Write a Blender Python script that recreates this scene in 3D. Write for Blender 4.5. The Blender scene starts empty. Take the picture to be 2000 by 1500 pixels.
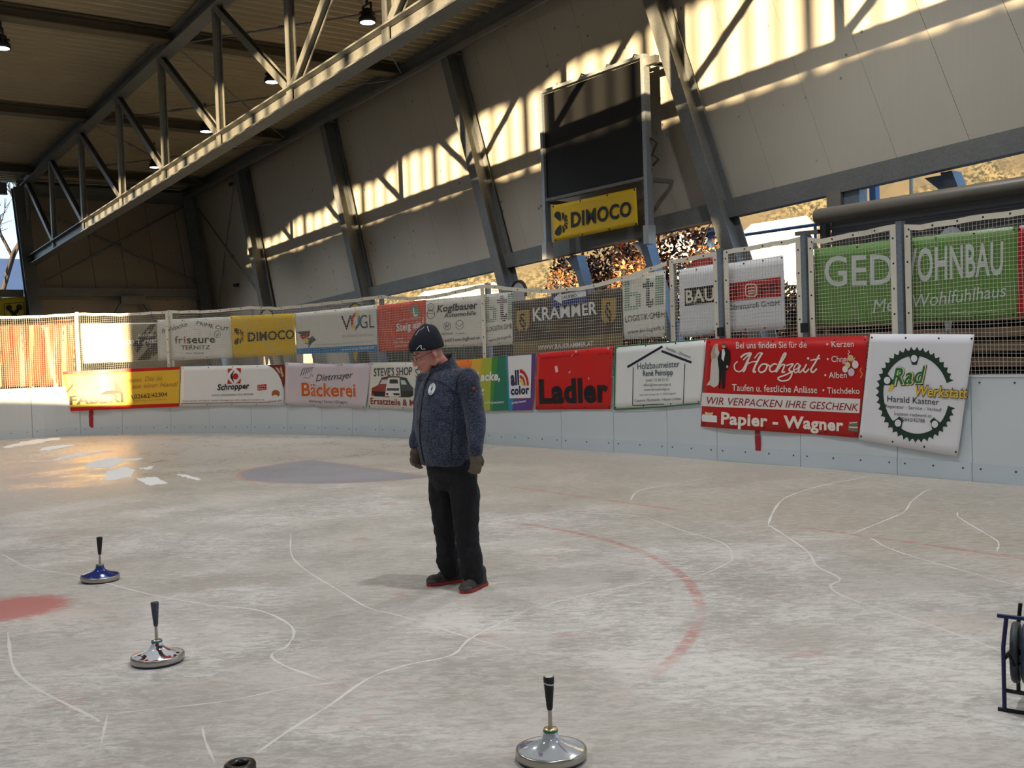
import bpy, bmesh, math, random
import numpy as np
from mathutils import Vector, Matrix
random.seed(7); rng=np.random.RandomState(5)
SC=bpy.context.scene; COL=SC.collection
# ------------------------------------------------------------------ camera
F=2050.; CH=1.56; PI=math.pi
P_=math.atan(60/F); R_=math.radians(2.0)
fw=np.array([0,math.cos(P_),-math.sin(P_)]); r0=np.array([1.,0,0]); u0=np.cross(r0,fw)
rv=r0*math.cos(R_)-u0*math.sin(R_); uv=u0*math.cos(R_)+r0*math.sin(R_)
CAM=np.array([0,0,CH])
cd=bpy.data.cameras.new('camera'); cam=bpy.data.objects.new('camera',cd); COL.objects.link(cam)
cd.sensor_width=36; cd.lens=F/2000*36; cd.clip_end=2000; cd.clip_start=.05
cam.matrix_world=Matrix(((rv[0],uv[0],-fw[0],0),(rv[1],uv[1],-fw[1],0),(rv[2],uv[2],-fw[2],CH),(0,0,0,1)))
SC.camera=cam
def ray(x,y): return fw+rv*(x-1000)/F+uv*(750-y)/F
def ground(x,y,z=0.):
    d=ray(x,y); return CAM+d*((z-CH)/d[2])
# building axes: S runs along the right hand wall (away from us), N points towards that wall
S_=np.array([-.5885,.8085,0]); S_/=np.linalg.norm(S_); N_=np.array([S_[1],-S_[0],0]); Z_=np.array([0,0,1.])
def W(n,s,z): return N_*n+S_*s+Z_*z
def planeN(x,y,c):
    d=ray(x,y); return CAM+d*((c-N_@CAM)/(N_@d))
def planeS(x,y,c):
    d=ray(x,y); return CAM+d*((c-S_@CAM)/(S_@d))
def ze(s): return 9.589-.0459*s          # underside of the eaves (the hall slopes along S)
def lean(s8,z): return s8+.365*(8-z)*-1.+0  # leaning columns: foot nearer than head
# ------------------------------------------------------------------ materials
def lin(c):
    return tuple(((v/255)/12.92 if v/255<=.04045 else ((v/255+.055)/1.055)**2.4) for v in c)
MATS={}
def M(name,c=(128,128,128),rough=.6,metal=0.,var=.12,scale=6.,bump=0.,bscale=60.,emit=0.,spec=.5,coat=0.,alpha=1.,trans=0.):
    if name in MATS: return MATS[name]
    m=bpy.data.materials.new(name); m.use_nodes=True; nt=m.node_tree; nd=nt.nodes; b=nd['Principled BSDF']
    L=lin(c); tc=nd.new('ShaderNodeTexCoord')
    if var>0:
        nz=nd.new('ShaderNodeTexNoise'); nz.inputs['Scale'].default_value=scale; nz.inputs['Detail'].default_value=5
        nt.links.new(tc.outputs['Object'],nz.inputs['Vector'])
        mx=nd.new('ShaderNodeMix'); mx.data_type='RGBA'
        mx.inputs[6].default_value=tuple(v*(1-var) for v in L)+(1,); mx.inputs[7].default_value=tuple(min(1,v*(1+var)) for v in L)+(1,)
        nt.links.new(nz.outputs['Fac'],mx.inputs[0]); nt.links.new(mx.outputs[2],b.inputs['Base Color'])
    else: b.inputs['Base Color'].default_value=L+(1,)
    if bump>0:
        n2=nd.new('ShaderNodeTexNoise'); n2.inputs['Scale'].default_value=bscale; n2.inputs['Detail'].default_value=4
        nt.links.new(tc.outputs['Object'],n2.inputs['Vector'])
        bp=nd.new('ShaderNodeBump'); bp.inputs['Strength'].default_value=bump; bp.inputs['Distance'].default_value=.02
        nt.links.new(n2.outputs['Fac'],bp.inputs['Height']); nt.links.new(bp.outputs['Normal'],b.inputs['Normal'])
    b.inputs['Roughness'].default_value=rough; b.inputs['Metallic'].default_value=metal
    b.inputs['Specular IOR Level'].default_value=spec; b.inputs['Coat Weight'].default_value=coat
    if alpha<1: b.inputs['Alpha'].default_value=alpha
    if trans>0: b.inputs['Transmission Weight'].default_value=trans
    if emit>0:
        b.inputs['Emission Color'].default_value=L+(1,); b.inputs['Emission Strength'].default_value=emit
    MATS[name]=m; return m
def banner_mat(name,c):           # printed tarpaulin: satin, a little light coming through
    return M('print_'+name,c,rough=.42,var=.05,scale=3,spec=.4)
# ------------------------------------------------------------------ mesh builder
class MB:
    def __init__(s): s.v=[]; s.f=[]; s.mi=[]; s.sm=[]
    def add(s,vs,fs,mi=0,smooth=False):
        o=len(s.v); s.v.extend([tuple(map(float,p)) for p in vs])
        for f in fs: s.f.append(tuple(i+o for i in f)); s.mi.append(mi); s.sm.append(smooth)
        return s
    def box(s,c,ax,ay,az,mi=0):   # centre and three half vectors
        c,ax,ay,az=map(np.array,(c,ax,ay,az)); vs=[c+a*ax+b*ay+d*az for d in(-1,1) for b in(-1,1) for a in(-1,1)]
        fs=[(0,2,3,1),(4,5,7,6),(0,1,5,4),(2,6,7,3),(0,4,6,2),(1,3,7,5)]
        if np.dot(np.cross(ax,ay),az)<0: fs=[f[::-1] for f in fs]
        return s.add(vs,fs,mi)
    def bar(s,p,q,wv,hv,mi=0):    # bar from p to q with half width vectors
        p,q,wv,hv=map(np.array,(p,q,wv,hv)); vs=[e+a*wv+b*hv for e in(p,q) for a,b in((-1,-1),(1,-1),(1,1),(-1,1))]
        fs=[(3,2,1,0),(4,5,6,7)]+[(i,(i+1)%4,4+(i+1)%4,4+i) for i in range(4)]
        if np.dot(np.cross(wv,hv),q-p)<0: fs=[f[::-1] for f in fs]
        return s.add(vs,fs,mi)
    def ibeam(s,p,q,wv,hv,t=.014,mi=0): # flanges spread along wv, stacked along hv
        p,q,wv,hv=map(np.array,(p,q,wv,hv)); hl=np.linalg.norm(hv); hu=hv/hl; wu=wv/np.linalg.norm(wv)
        s.bar(p+hu*(hl-t),q+hu*(hl-t),wv,hu*t,mi); s.bar(p-hu*(hl-t),q-hu*(hl-t),wv,hu*t,mi)
        return s.bar(p,q,wu*t*.8,hu*(hl-2*t),mi)
    def tube(s,pts,r,k=8,mi=0,caps=True,smooth=True):
        pts=[np.array(p,float) for p in pts]; n=len(pts); rs=r if hasattr(r,'__len__') else [r]*n; o=[]
        t0=pts[1]-pts[0]; t0/=np.linalg.norm(t0); a=np.cross(t0,[0,0,1.]);
        if np.linalg.norm(a)<.1: a=np.cross(t0,[1.,0,0])
        a/=np.linalg.norm(a)
        for i in range(n):
            t=pts[min(i+1,n-1)]-pts[max(i-1,0)]; t/=np.linalg.norm(t)+1e-12
            a=a-t*(a@t); a/=np.linalg.norm(a); b=np.cross(t,a)
            o+= [pts[i]+rs[i]*(math.cos(2*PI*j/k)*a+math.sin(2*PI*j/k)*b) for j in range(k)]
        fs=[(i*k+j,i*k+(j+1)%k,(i+1)*k+(j+1)%k,(i+1)*k+j) for i in range(n-1) for j in range(k)]
        s.add(o,fs,mi,smooth)
        if caps: s.add(o[:k],[tuple(range(k))[::-1]],mi); s.add(o[-k:],[tuple(range(k))],mi)
        return s
    def lathe(s,prof,c,ax=None,k=32,mi=0,smooth=True,tilt=None):  # prof [(r,h)]
        c=np.array(c,float); up=np.array([0,0,1.]) if ax is None else np.array(ax,float); up/=np.linalg.norm(up)
        a=np.cross(up,[0,1.,0]);
        if np.linalg.norm(a)<.1: a=np.cross(up,[1.,0,0])
        a/=np.linalg.norm(a); b=np.cross(up,a)
        vs=[c+up*h+r*(math.cos(2*PI*j/k)*a+math.sin(2*PI*j/k)*b) for r,h in prof for j in range(k)]
        fs=[(i*k+j,i*k+(j+1)%k,(i+1)*k+(j+1)%k,(i+1)*k+j) for i in range(len(prof)-1) for j in range(k)]
        s.add(vs,fs,mi,smooth)
        for i,rev in ((0,True),(len(prof)-1,False)):
            if prof[i][0]>1e-5:
                ring=vs[i*k:(i+1)*k]; s.add(ring,[tuple(range(k))[::-1] if rev else tuple(range(k))],mi)
        return s
    def poly(s,pts,off,mi=0):     # prism from a planar outline
        n=len(pts); pts=[np.array(p,float) for p in pts]; off=np.array(off,float)
        vs=pts+[p+off for p in pts]
        return s.add(vs,[tuple(range(n))[::-1],tuple(range(n,2*n))]+[(i,(i+1)%n,n+(i+1)%n,n+i) for i in range(n)],mi)
    def ell(s,c,rx,ry,rz,axes=None,k=16,mi=0):
        c=np.array(c,float); A=np.eye(3) if axes is None else np.array(axes,float); vs=[]; fs=[]
        h=k//2
        for i in range(1,h):
            t=PI*i/h
            for j in range(k):
                p=2*PI*j/k; vs.append(c+A[0]*rx*math.sin(t)*math.cos(p)+A[1]*ry*math.sin(t)*math.sin(p)+A[2]*rz*math.cos(t))
        fs=[(i*k+j,(i+1)*k+j,(i+1)*k+(j+1)%k,i*k+(j+1)%k) for i in range(h-2) for j in range(k)]
        t=len(vs); vs+= [c+A[2]*rz,c-A[2]*rz]
        fs+=[(t,j,(j+1)%k) for j in range(k)]+[(t+1,(h-2)*k+(j+1)%k,(h-2)*k+j) for j in range(k)]
        return s.add(vs,fs,mi,True)
    def build(s,name,mats,parent=None,origin=None):
        me=bpy.data.meshes.new(name); O=np.zeros(3)
        if parent is not None:
            q=parent
            while q is not None: O=O+np.array(q.location); q=q.parent
        if origin is None: org=np.zeros(3) if parent is None else O
        else: org=np.array(origin,float)
        me.from_pydata((np.array(s.v)-org).tolist(),[],s.f)
        for m in (mats if isinstance(mats,(list,tuple)) else [mats]): me.materials.append(m)
        me.polygons.foreach_set('material_index',s.mi); me.polygons.foreach_set('use_smooth',s.sm); me.update()
        ob=bpy.data.objects.new(name,me); COL.objects.link(ob); ob.location=org-O
        if parent is not None: ob.parent=parent
        return ob
def tag(o,label=None,cat=None,group=None,kind=None):
    if label: o['label']=label
    if cat: o['category']=cat
    if group: o['group']=group
    if kind: o['kind']=kind
    return o
def thing(name,label,cat,loc,group=None):
    o=bpy.data.objects.new(name,None); COL.objects.link(o); o.location=tuple(map(float,loc)); o.empty_display_size=.1
    return tag(o,label,cat,group)
def struct(o): o['kind']='structure'; return o
def copy_thing(src,loc,label,group=None):
    c=src.copy(); COL.objects.link(c); c.location=tuple(map(float,loc)); tag(c,label,None,group)
    def rec(a,b):
        for ch in a.children:
            d=ch.copy(); COL.objects.link(d); d.parent=b; rec(ch,d)
    rec(src,c); return c

# ------------------------------------------------------------------ node helpers for special materials
def newmat(name):
    m=bpy.data.materials.new(name); m.use_nodes=True; MATS[name]=m; return m,m.node_tree,m.node_tree.nodes,m.node_tree.nodes['Principled BSDF']
def math_(nt,op,a,b=None,c=None):
    n=nt.nodes.new('ShaderNodeMath'); n.operation=op
    for i,v in enumerate((a,b,c)):
        if v is None: continue
        if isinstance(v,(int,float)): n.inputs[i].default_value=v
        else: nt.links.new(v,n.inputs[i])
    return n.outputs[0]
def mixc(nt,fac,a,b):
    n=nt.nodes.new('ShaderNodeMix'); n.data_type='RGBA'
    for i,v in ((0,fac),(6,a),(7,b)):
        if isinstance(v,(int,float)): n.inputs[i].default_value=v
        elif isinstance(v,tuple): n.inputs[i].default_value=lin(v)+(1,)
        else: nt.links.new(v,n.inputs[i])
    return n.outputs[2]
def noise(nt,vec,scale,detail=4,rough=.55,dist=0.):
    n=nt.nodes.new('ShaderNodeTexNoise'); n.inputs['Scale'].default_value=scale; n.inputs['Detail'].default_value=detail
    n.inputs['Roughness'].default_value=rough; n.inputs['Distortion'].default_value=dist; nt.links.new(vec,n.inputs['Vector']); return n.outputs['Fac']
def ramp(nt,fac,lo,hi):
    n=nt.nodes.new('ShaderNodeMapRange'); n.interpolation_type='SMOOTHSTEP'; nt.links.new(fac,n.inputs[0])
    n.inputs[1].default_value=lo; n.inputs[2].default_value=hi; return n.outputs[0]
def mapping(nt,vec,scale=(1,1,1),rot=0.):
    n=nt.nodes.new('ShaderNodeMapping'); n.inputs['Scale'].default_value=scale; n.inputs['Rotation'].default_value=(0,0,rot); nt.links.new(vec,n.inputs['Vector']); return n.outputs[0]
def dotc(nt,vec,v,c=0.):
    n=nt.nodes.new('ShaderNodeVectorMath'); n.operation='DOT_PRODUCT'; nt.links.new(vec,n.inputs[0]); n.inputs[1].default_value=tuple(v)
    return math_(nt,'ADD',n.outputs['Value'],c)

# ---- ice
def ice_mat():
    m,nt,nd,b=newmat('ice'); tc=nd.new('ShaderNodeTexCoord').outputs['Object']
    n1=noise(nt,mapping(nt,tc,(1,1,1)),1.1,6,.62); n2=noise(nt,mapping(nt,tc,(1.5,3.5,1),.5),6.2,6,.7,.8); n3=noise(nt,mapping(nt,tc,(9,16,1),-.35),4.,4,.7,.3)
    mask=math_(nt,'ADD',math_(nt,'MULTIPLY',n1,.35),math_(nt,'ADD',math_(nt,'MULTIPLY',n2,.45),math_(nt,'MULTIPLY',n3,.2)))
    frost=ramp(nt,mask,.40,.58)
    col=mixc(nt,frost,(166,163,156),(216,213,207))
    pt=ramp(nt,noise(nt,mapping(nt,tc,(1,1.3,1),.6),.45,3,.5,.6),.44,.56); col=mixc(nt,math_(nt,'MULTIPLY',math_(nt,'SUBTRACT',1.,pt),.38),col,(168,162,150))
    # grooved streaks left by the resurfacer, running along the end boards
    sn=noise(nt,mapping(nt,tc,(.5,9,1),math.atan2(N_[1],N_[0])),1.2,3,.6)
    col=mixc(nt,math_(nt,'MULTIPLY',ramp(nt,sn,.5,.75),.25),col,(190,172,158))
    # bare, darker band of clear ice near the end boards
    s_n=dotc(nt,tc,N_); s_s=dotc(nt,tc,S_)
    nb=noise(nt,tc,.9,3)
    bare=ramp(nt,math_(nt,'ADD',s_n,math_(nt,'MULTIPLY',nb,1.6)),6.9,8.3)
    far=ramp(nt,math_(nt,'ADD',s_s,math_(nt,'MULTIPLY',nb,2.5)),12.2,15.)
    bare=math_(nt,'MAXIMUM',math_(nt,'MULTIPLY',bare,.75),math_(nt,'MULTIPLY',far,.75))
    col=mixc(nt,bare,col,mixc(nt,ramp(nt,n2,.35,.65),(158,150,135),(185,178,166)))
    pk=ramp(nt,noise(nt,tc,.55,4),.58,.70)
    col=mixc(nt,math_(nt,'MULTIPLY',pk,.25),col,(196,170,156))
    # red markings under the ice (goal line, face-off circle, spot) broken up by frost
    br=ramp(nt,noise(nt,mapping(nt,tc,(1,2,1)),7,5,.7),.32,.62)
    fade=ramp(nt,noise(nt,tc,.8,2),.34,.56)
    def band(d,w): return math_(nt,'SUBTRACT',1.,ramp(nt,math_(nt,'ABSOLUTE',d),w*.45,w*1.5))
    gl=band(math_(nt,'SUBTRACT',s_n,7.16),.035)
    dx=math_(nt,'SUBTRACT',dotc(nt,tc,(1,0,0)),CCX); dy=math_(nt,'SUBTRACT',dotc(nt,tc,(0,1,0)),CCY)
    rr=math_(nt,'SQRT',math_(nt,'ADD',math_(nt,'MULTIPLY',dx,dx),math_(nt,'MULTIPLY',dy,dy)))
    ci=band(math_(nt,'SUBTRACT',rr,CCR),.034)
    ci=math_(nt,'MULTIPLY',ci,ramp(nt,math_(nt,'ADD',dx,math_(nt,'MULTIPLY',n1,.3)),-CCX-.25,-CCX+.5))
    ci=math_(nt,'MULTIPLY',ci,ramp(nt,math_(nt,'ADD',dy,math_(nt,'MULTIPLY',n1,.6)),4.75-CCY,5.35-CCY))
    red=math_(nt,'MULTIPLY',math_(nt,'MAXIMUM',math_(nt,'MULTIPLY',gl,.8),ci),math_(nt,'MULTIPLY',br,fade))
    g=ground(20,1188)
    ex=math_(nt,'SUBTRACT',dotc(nt,tc,(1,0,0)),float(g[0])); ey=math_(nt,'SUBTRACT',dotc(nt,tc,(0,1,0)),float(g[1]))
    er=math_(nt,'SQRT',math_(nt,'ADD',math_(nt,'MULTIPLY',ex,ex),math_(nt,'MULTIPLY',ey,ey)))
    spot=math_(nt,'MULTIPLY',math_(nt,'SUBTRACT',1.,ramp(nt,math_(nt,'ADD',er,math_(nt,'MULTIPLY',n2,.3)),.42,.60)),.75)
    blot=math_(nt,'MULTIPLY',ramp(nt,noise(nt,mapping(nt,tc,(1,1.6,1)),1.7,4,.6),.63,.70),.22)
    red=math_(nt,'MAXIMUM',math_(nt,'MULTIPLY',red,.66),math_(nt,'MAXIMUM',spot,blot))
    # goal crease, blue with a red edge
    kn=math_(nt,'SUBTRACT',s_n,7.1); ks=math_(nt,'SUBTRACT',s_s,13.35); kr=math_(nt,'SQRT',math_(nt,'ADD',math_(nt,'MULTIPLY',kn,kn),math_(nt,'MULTIPLY',ks,ks))); front=math_(nt,'LESS_THAN',kn,.0)
    col=mixc(nt,math_(nt,'MULTIPLY',math_(nt,'MULTIPLY',front,math_(nt,'LESS_THAN',kr,1.75)),.7),col,(132,134,148))
    red=math_(nt,'MAXIMUM',red,math_(nt,'MULTIPLY',math_(nt,'MULTIPLY',front,band(math_(nt,'SUBTRACT',kr,1.78),.035)),.4))
    col=mixc(nt,red,col,(190,92,84))
    nt.links.new(col,b.inputs['Base Color'])
    wet=math_(nt,'MULTIPLY',ramp(nt,math_(nt,'ADD',s_s,math_(nt,'MULTIPLY',nb,3.)),14.6,17.0),1.)
    rgh=math_(nt,'SUBTRACT',math_(nt,'ADD',.52,math_(nt,'MULTIPLY',frost,.28)),math_(nt,'MULTIPLY',bare,.16))
    rgh=math_(nt,'SUBTRACT',rgh,math_(nt,'MULTIPLY',wet,.18)); nt.links.new(rgh,b.inputs['Roughness'])
    b.inputs['Specular IOR Level'].default_value=.35
    bp=nd.new('ShaderNodeBump'); bp.inputs['Strength'].default_value=.35; bp.inputs['Distance'].default_value=.02
    nt.links.new(math_(nt,'MULTIPLY',mask,math_(nt,'SUBTRACT',1.,math_(nt,'MAXIMUM',math_(nt,'MULTIPLY',wet,.95),math_(nt,'MULTIPLY',bare,.9)))),bp.inputs['Height']); nt.links.new(bp.outputs['Normal'],b.inputs['Normal'])
    return m
def circ3(a,b,c):
    A=np.array([[2*(b[0]-a[0]),2*(b[1]-a[1])],[2*(c[0]-a[0]),2*(c[1]-a[1])]]); B=np.array([b[0]**2-a[0]**2+b[1]**2-a[1]**2,c[0]**2-a[0]**2+c[1]**2-a[1]**2])
    x=np.linalg.solve(A,B); return float(x[0]),float(x[1]),float(np.hypot(*(x-np.array(a[:2]))))
CCX,CCY,CCR=circ3(ground(1060,1029)[:2],ground(1350,1143)[:2],ground(1262,1328)[:2])
print('circle',CCX,CCY,CCR)
# ---- sandwich panel wall with puck dents
def wall_mat(name,c1,c2):
    m,nt,nd,b=newmat(name); tc=nd.new('ShaderNodeTexCoord').outputs['Object']
    col=mixc(nt,noise(nt,tc,.5,4),c1,c2)
    st=noise(nt,mapping(nt,tc,(14,14,.25)),3,2); col=mixc(nt,math_(nt,'MULTIPLY',st,.14),col,(105,100,90))
    v=nd.new('ShaderNodeTexVoronoi'); v.inputs['Scale'].default_value=3.2; nt.links.new(tc,v.inputs['Vector'])
    dot=math_(nt,'SUBTRACT',1.,ramp(nt,v.outputs['Distance'],.07,.13)); gate=ramp(nt,noise(nt,tc,1.3,2),.5,.56)
    col=mixc(nt,math_(nt,'MULTIPLY',math_(nt,'MULTIPLY',dot,gate),.75),col,(62,60,56))
    nt.links.new(col,b.inputs['Base Color']); b.inputs['Roughness'].default_value=.5; return m
# ---- galvanised steel
def steel(name,c,rough=.5,metal=.35):
    m,nt,nd,b=newmat(name); tc=nd.new('ShaderNodeTexCoord').outputs['Object']
    v=nd.new('ShaderNodeTexVoronoi'); v.inputs['Scale'].default_value=38; nt.links.new(tc,v.inputs['Vector'])
    f=math_(nt,'ADD',math_(nt,'MULTIPLY',v.outputs['Color'],.35),math_(nt,'MULTIPLY',noise(nt,tc,1.6,4),.65))
    c1=tuple(x*.8 for x in c); c2=tuple(min(255,x*1.18) for x in c)
    nt.links.new(mixc(nt,f,c1,c2),b.inputs['Base Color']); b.inputs['Roughness'].default_value=rough; b.inputs['Metallic'].default_value=metal
    return m
STEEL=steel('galvanised_steel',(118,118,112)); STEEL_D=steel('dark_galvanised_steel',(112,114,112),.5,.2); STEEL_B=steel('bright_galvanised_steel',(160,166,170),.4,.5)
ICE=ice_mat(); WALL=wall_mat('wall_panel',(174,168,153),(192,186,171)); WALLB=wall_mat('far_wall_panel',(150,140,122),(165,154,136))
SUNE=18.;EXPO=0.36
# ================================================================== setting
mb=MB()
# ice surface and outside ground
BASEPX=[(0,860),(40,856.5),(80,854),(150,850),(240,847.3),(325,846),(410,846),(500,846.6),(628,848.8),(740,852.5),(800,855.5),(900,862.5),(1000,870),(1100,877),(1200,883.3),(1305,891),(1400,899.5),(1575,912),(1750,927),(1880,938),(2000,949)]
base=[ground(*p) for p in BASEPX]
base=[np.array([b[0],b[1]]) for b in base]
ext=lambda a,b,d:[a+(a-b)/np.linalg.norm(a-b)*d]
# continue the straight boards beyond the frame on the right, the curve round to the side boards on the left
left=[W(n,s,0)[:2] for n,s in ((-12,26.25),(-6,26.25),(0,26.2),(2.5,26.15))]
right=[W(10.68,s,0)[:2] for s in (3.5,0.,-5.)]
ctrl=left+base+right
def smooth_path(pts,step=.12):
    pts=np.array(pts); d=np.r_[0,np.cumsum(np.linalg.norm(np.diff(pts,axis=0),axis=1))]
    t=np.arange(0,d[-1],step); q=np.stack([np.interp(t,d,pts[:,i]) for i in (0,1)],1)
    for _ in range(60):
        q[1:-1]=.25*q[:-2]+.5*q[1:-1]+.25*q[2:]
    return q
PATH=smooth_path(ctrl)
class Surf:
    def __init__(s,poly):
        s.p=poly; seg=np.diff(poly,axis=0); s.L=np.r_[0,np.cumsum(np.linalg.norm(seg,axis=1))]
        t=np.gradient(poly,axis=0); t/=np.linalg.norm(t,axis=1)[:,None]; s.n=np.stack([t[:,1],-t[:,0]],1)   # points to the ice side (towards us)
        s.phi=np.arctan2(poly[:,0],poly[:,1])
    def off(s,d): return Surf(s.p+s.n*d)
    def hit(s,x,y):
        d=ray(x,y); i=int(np.clip(np.searchsorted(s.phi,math.atan2(d[0],d[1]))-1,0,len(s.p)-2))
        a,b=s.p[i],s.p[i+1]; e=b-a; A=np.array([[d[0],-e[0]],[d[1],-e[1]]]); k,u=np.linalg.solve(A,a)
        return s.L[i]+u*(s.L[i+1]-s.L[i]), CH+k*d[2]
    def at(s,t,z,o=0.):
        x=np.interp(t,s.L,s.p[:,0]); y=np.interp(t,s.L,s.p[:,1]); nx=np.interp(t,s.L,s.n[:,0]); ny=np.interp(t,s.L,s.n[:,1])
        return np.array([x+nx*o,y+ny*o,z])
    def nrm(s,t): return np.array([np.interp(t,s.L,s.n[:,0]),np.interp(t,s.L,s.n[:,1]),0.])
BOARD=Surf(PATH)
print('normal check',BOARD.nrm(20.))
vis=BOARD.phi>-3
mb=MB(); ring=[np.array([p[0],p[1],0]) for p in (PATH-BOARD.n*.03)[::3]]; ring+= [W(10.68,-14,0),W(-14,-14,0),W(-14,26.2,0)]
mb.add(ring,[tuple(range(len(ring)))]); 
if np.cross(ring[5]-ring[60],ring[-1]-ring[60])[2]<0: pass
ob=struct(mb.build('floor',ICE))
me=ob.data; me.update()
if me.polygons[0].normal.z<0: me.flip_normals()
GRND=M('frosty_ground',(120,112,98),.9,var=.35,scale=.8,bump=.3,bscale=3)
mb=MB(); mb.add([(-300,-120,-.06),(300,-120,-.06),(300,400,-.06),(-300,400,-.06)],[(0,1,2,3)]); struct(mb.build('ground',GRND))
# roof sheet, corrugated along N
CORR=M('roof_sheet',(168,156,128),.55,metal=.1,var=.12,scale=.7)
mb=MB(); s=-13.; row=[]
while s<39.6:
    for ds,dz in ((0,0),(.08,0),(.12,.12),(.25,.12),(.29,0)): row.append((s+ds,dz))
    s+=.29
vs=[];fs=[]
for ss,dz in row:
    zz=ze(ss)+.34+dz; vs+= [W(-15.6,ss,zz),W(15.2,ss,zz),W(-15.6,ss,zz+.2),W(15.2,ss,zz+.2)]
for i in range(len(row)-1):
    a=i*4; fs+= [(a,a+1,a+5,a+4),(a+2,a+6,a+7,a+3)]
mb.add(vs,fs); struct(mb.build('ceiling',CORR))
# right wall: leaning sandwich panels above the long bottom beam
def zb(s): return 4.335-.0459*s      # underside of bottom beam
s8=lambda s0,z: s0+.365*(z-8)
mb=MB(); k=40.6
LEANE=39.75
def wpanel(a,b,gap=.003,nn=14.0,th=.1):
    q=[]
    for s0,g in ((a,gap),(b,-gap)):
        # intersect the leaning seam with bottom and top sloped lines
        zt=(9.589+.3-.0459*(s0-.365*8+g))/(1+.0459*.365); zl=(4.335+.32-.0459*(s0-.365*8+g))/(1+.0459*.365)
        q.append((W(nn,s8(s0,zl)+g,zl),W(nn,s8(s0,zt)+g,zt)))
    (al,at),(bl,bt)=q; mb.poly([al,at,bt,bl],N_*th,0)
seams=[39.85,38.6]+[37.55-1.17*i for i in range(45)]
for a,b in zip(seams[1:],seams[:-1]): wpanel(a,b)
mb.poly([W(14.07,-14,4.95),W(14.07,-14,10.4),W(14.07,41,7.95),W(14.07,41,2.6)],N_*.01,0)
struct(mb.build('wall_right',WALL))
# far wall (end of the hall), leaning too
FZ=[3.2,8.0]
def fs_(z): return 39.15+.365*(z-8)
mb=MB(); 
for i in range(6):
    a=7.75+i*1.07; b=a+1.055
    mb.poly([W(a,fs_(3.9),3.9),W(a,fs_(8.1),8.1),W(b,fs_(8.1),8.1),W(b,fs_(3.9),3.9)],S_*.1,0)
mb.poly([W(7.75,fs_(3.9)+.12,3.9),W(7.75,fs_(8.1)+.12,8.1),W(14.2,fs_(8.1)+.12,8.1),W(14.2,fs_(3.9)+.12,3.9)],S_*.02,0)
mb.poly([W(7.75,fs_(3.9)+.1,-.06),W(7.75,fs_(3.9)+.1,3.9),W(14.2,fs_(3.9)+.1,3.9),W(14.2,fs_(3.9)+.1,-.06)],S_*.1,0)
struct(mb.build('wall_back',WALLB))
# unseen side of the hall behind the photographer; its openings are shaped for the sun patches
def opp(): 
    NN=-15.; mb=MB()
    def q(pts): mb.poly([W(NN,a,b) for a,b in pts],-N_*.12,0)
    top=lambda s: ze(s)+.45
    gap_lo=lambda s:  (7.79 if s<3 else 7.86)-.0459*s+.05*math.sin(s*2.6)*math.sin(s*.9+1)
    S0,S1=-14.,39.6
    def gap_up(s): return min(ze(s)+.02, 9.57-.1137*(s+.56)+.09*math.sin(s*1.85+1))  # wavy upper edge invented to shape the sun patches
    g0,g1,h0,h1=12.5,17.6,2.32,4.75
    xs=np.linspace(-14,39.6,216)
    for a,b in zip(xs[:-1],xs[1:]):
        m_=(a+b)/2
        lo=gap_lo(m_); up=max(lo,gap_up(m_))
        if m_>18.2: up=lo
        if g0<m_<g1: q([(a,-.06),(b,-.06),(b,h0),(a,h0)]); q([(a,h1),(b,h1),(b,gap_lo(b)),(a,gap_lo(a))])
        elif -4.5<m_<3.2 and min(abs(m_+16.26-u) for u in (18.9,16.6,14.4,12.3))>.5: k0=lambda s:5.05-.0459*s; k1=lambda s:5.57-.0459*s; q([(a,-.06),(b,-.06),(b,k0(b)),(a,k0(a))]); q([(a,k1(a)),(b,k1(b)),(b,gap_lo(b)),(a,gap_lo(a))])  # added slot so low sun reaches the shrubs, closed towards the struts
        else: q([(a,-.06),(b,-.06),(b,gap_lo(b)),(a,gap_lo(a))])
        ua,ub=(max(gap_lo(a),gap_up(a)),max(gap_lo(b),gap_up(b))) if m_<=18.2 else (gap_lo(a),gap_lo(b))
        if ua<top(a)-.02: q([(a,ua),(b,ub),(b,top(b)),(a,top(a))])
    # added bars that stripe the sunlight coming through the upper gap
    for i,s in enumerate(np.arange(-13.0,19,.63)):
        w_=.14 if i%6==0 else .055
        mb.bar(W(NN,s,gap_lo(s)),W(NN,s,top(s)),S_*w_,N_*.05)
    return struct(mb.build('wall_left_sun_mask',WALL))
opp()
mb=MB(); mb.poly([W(-15,-14,-.06),W(-15,-14,10.5),W(15,-14,10.5),W(15,-14,-.06)],-S_*.12,0); struct(mb.build('wall_front_sun_block',WALL))  # unseen end wall, added to keep the low sun out

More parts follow.
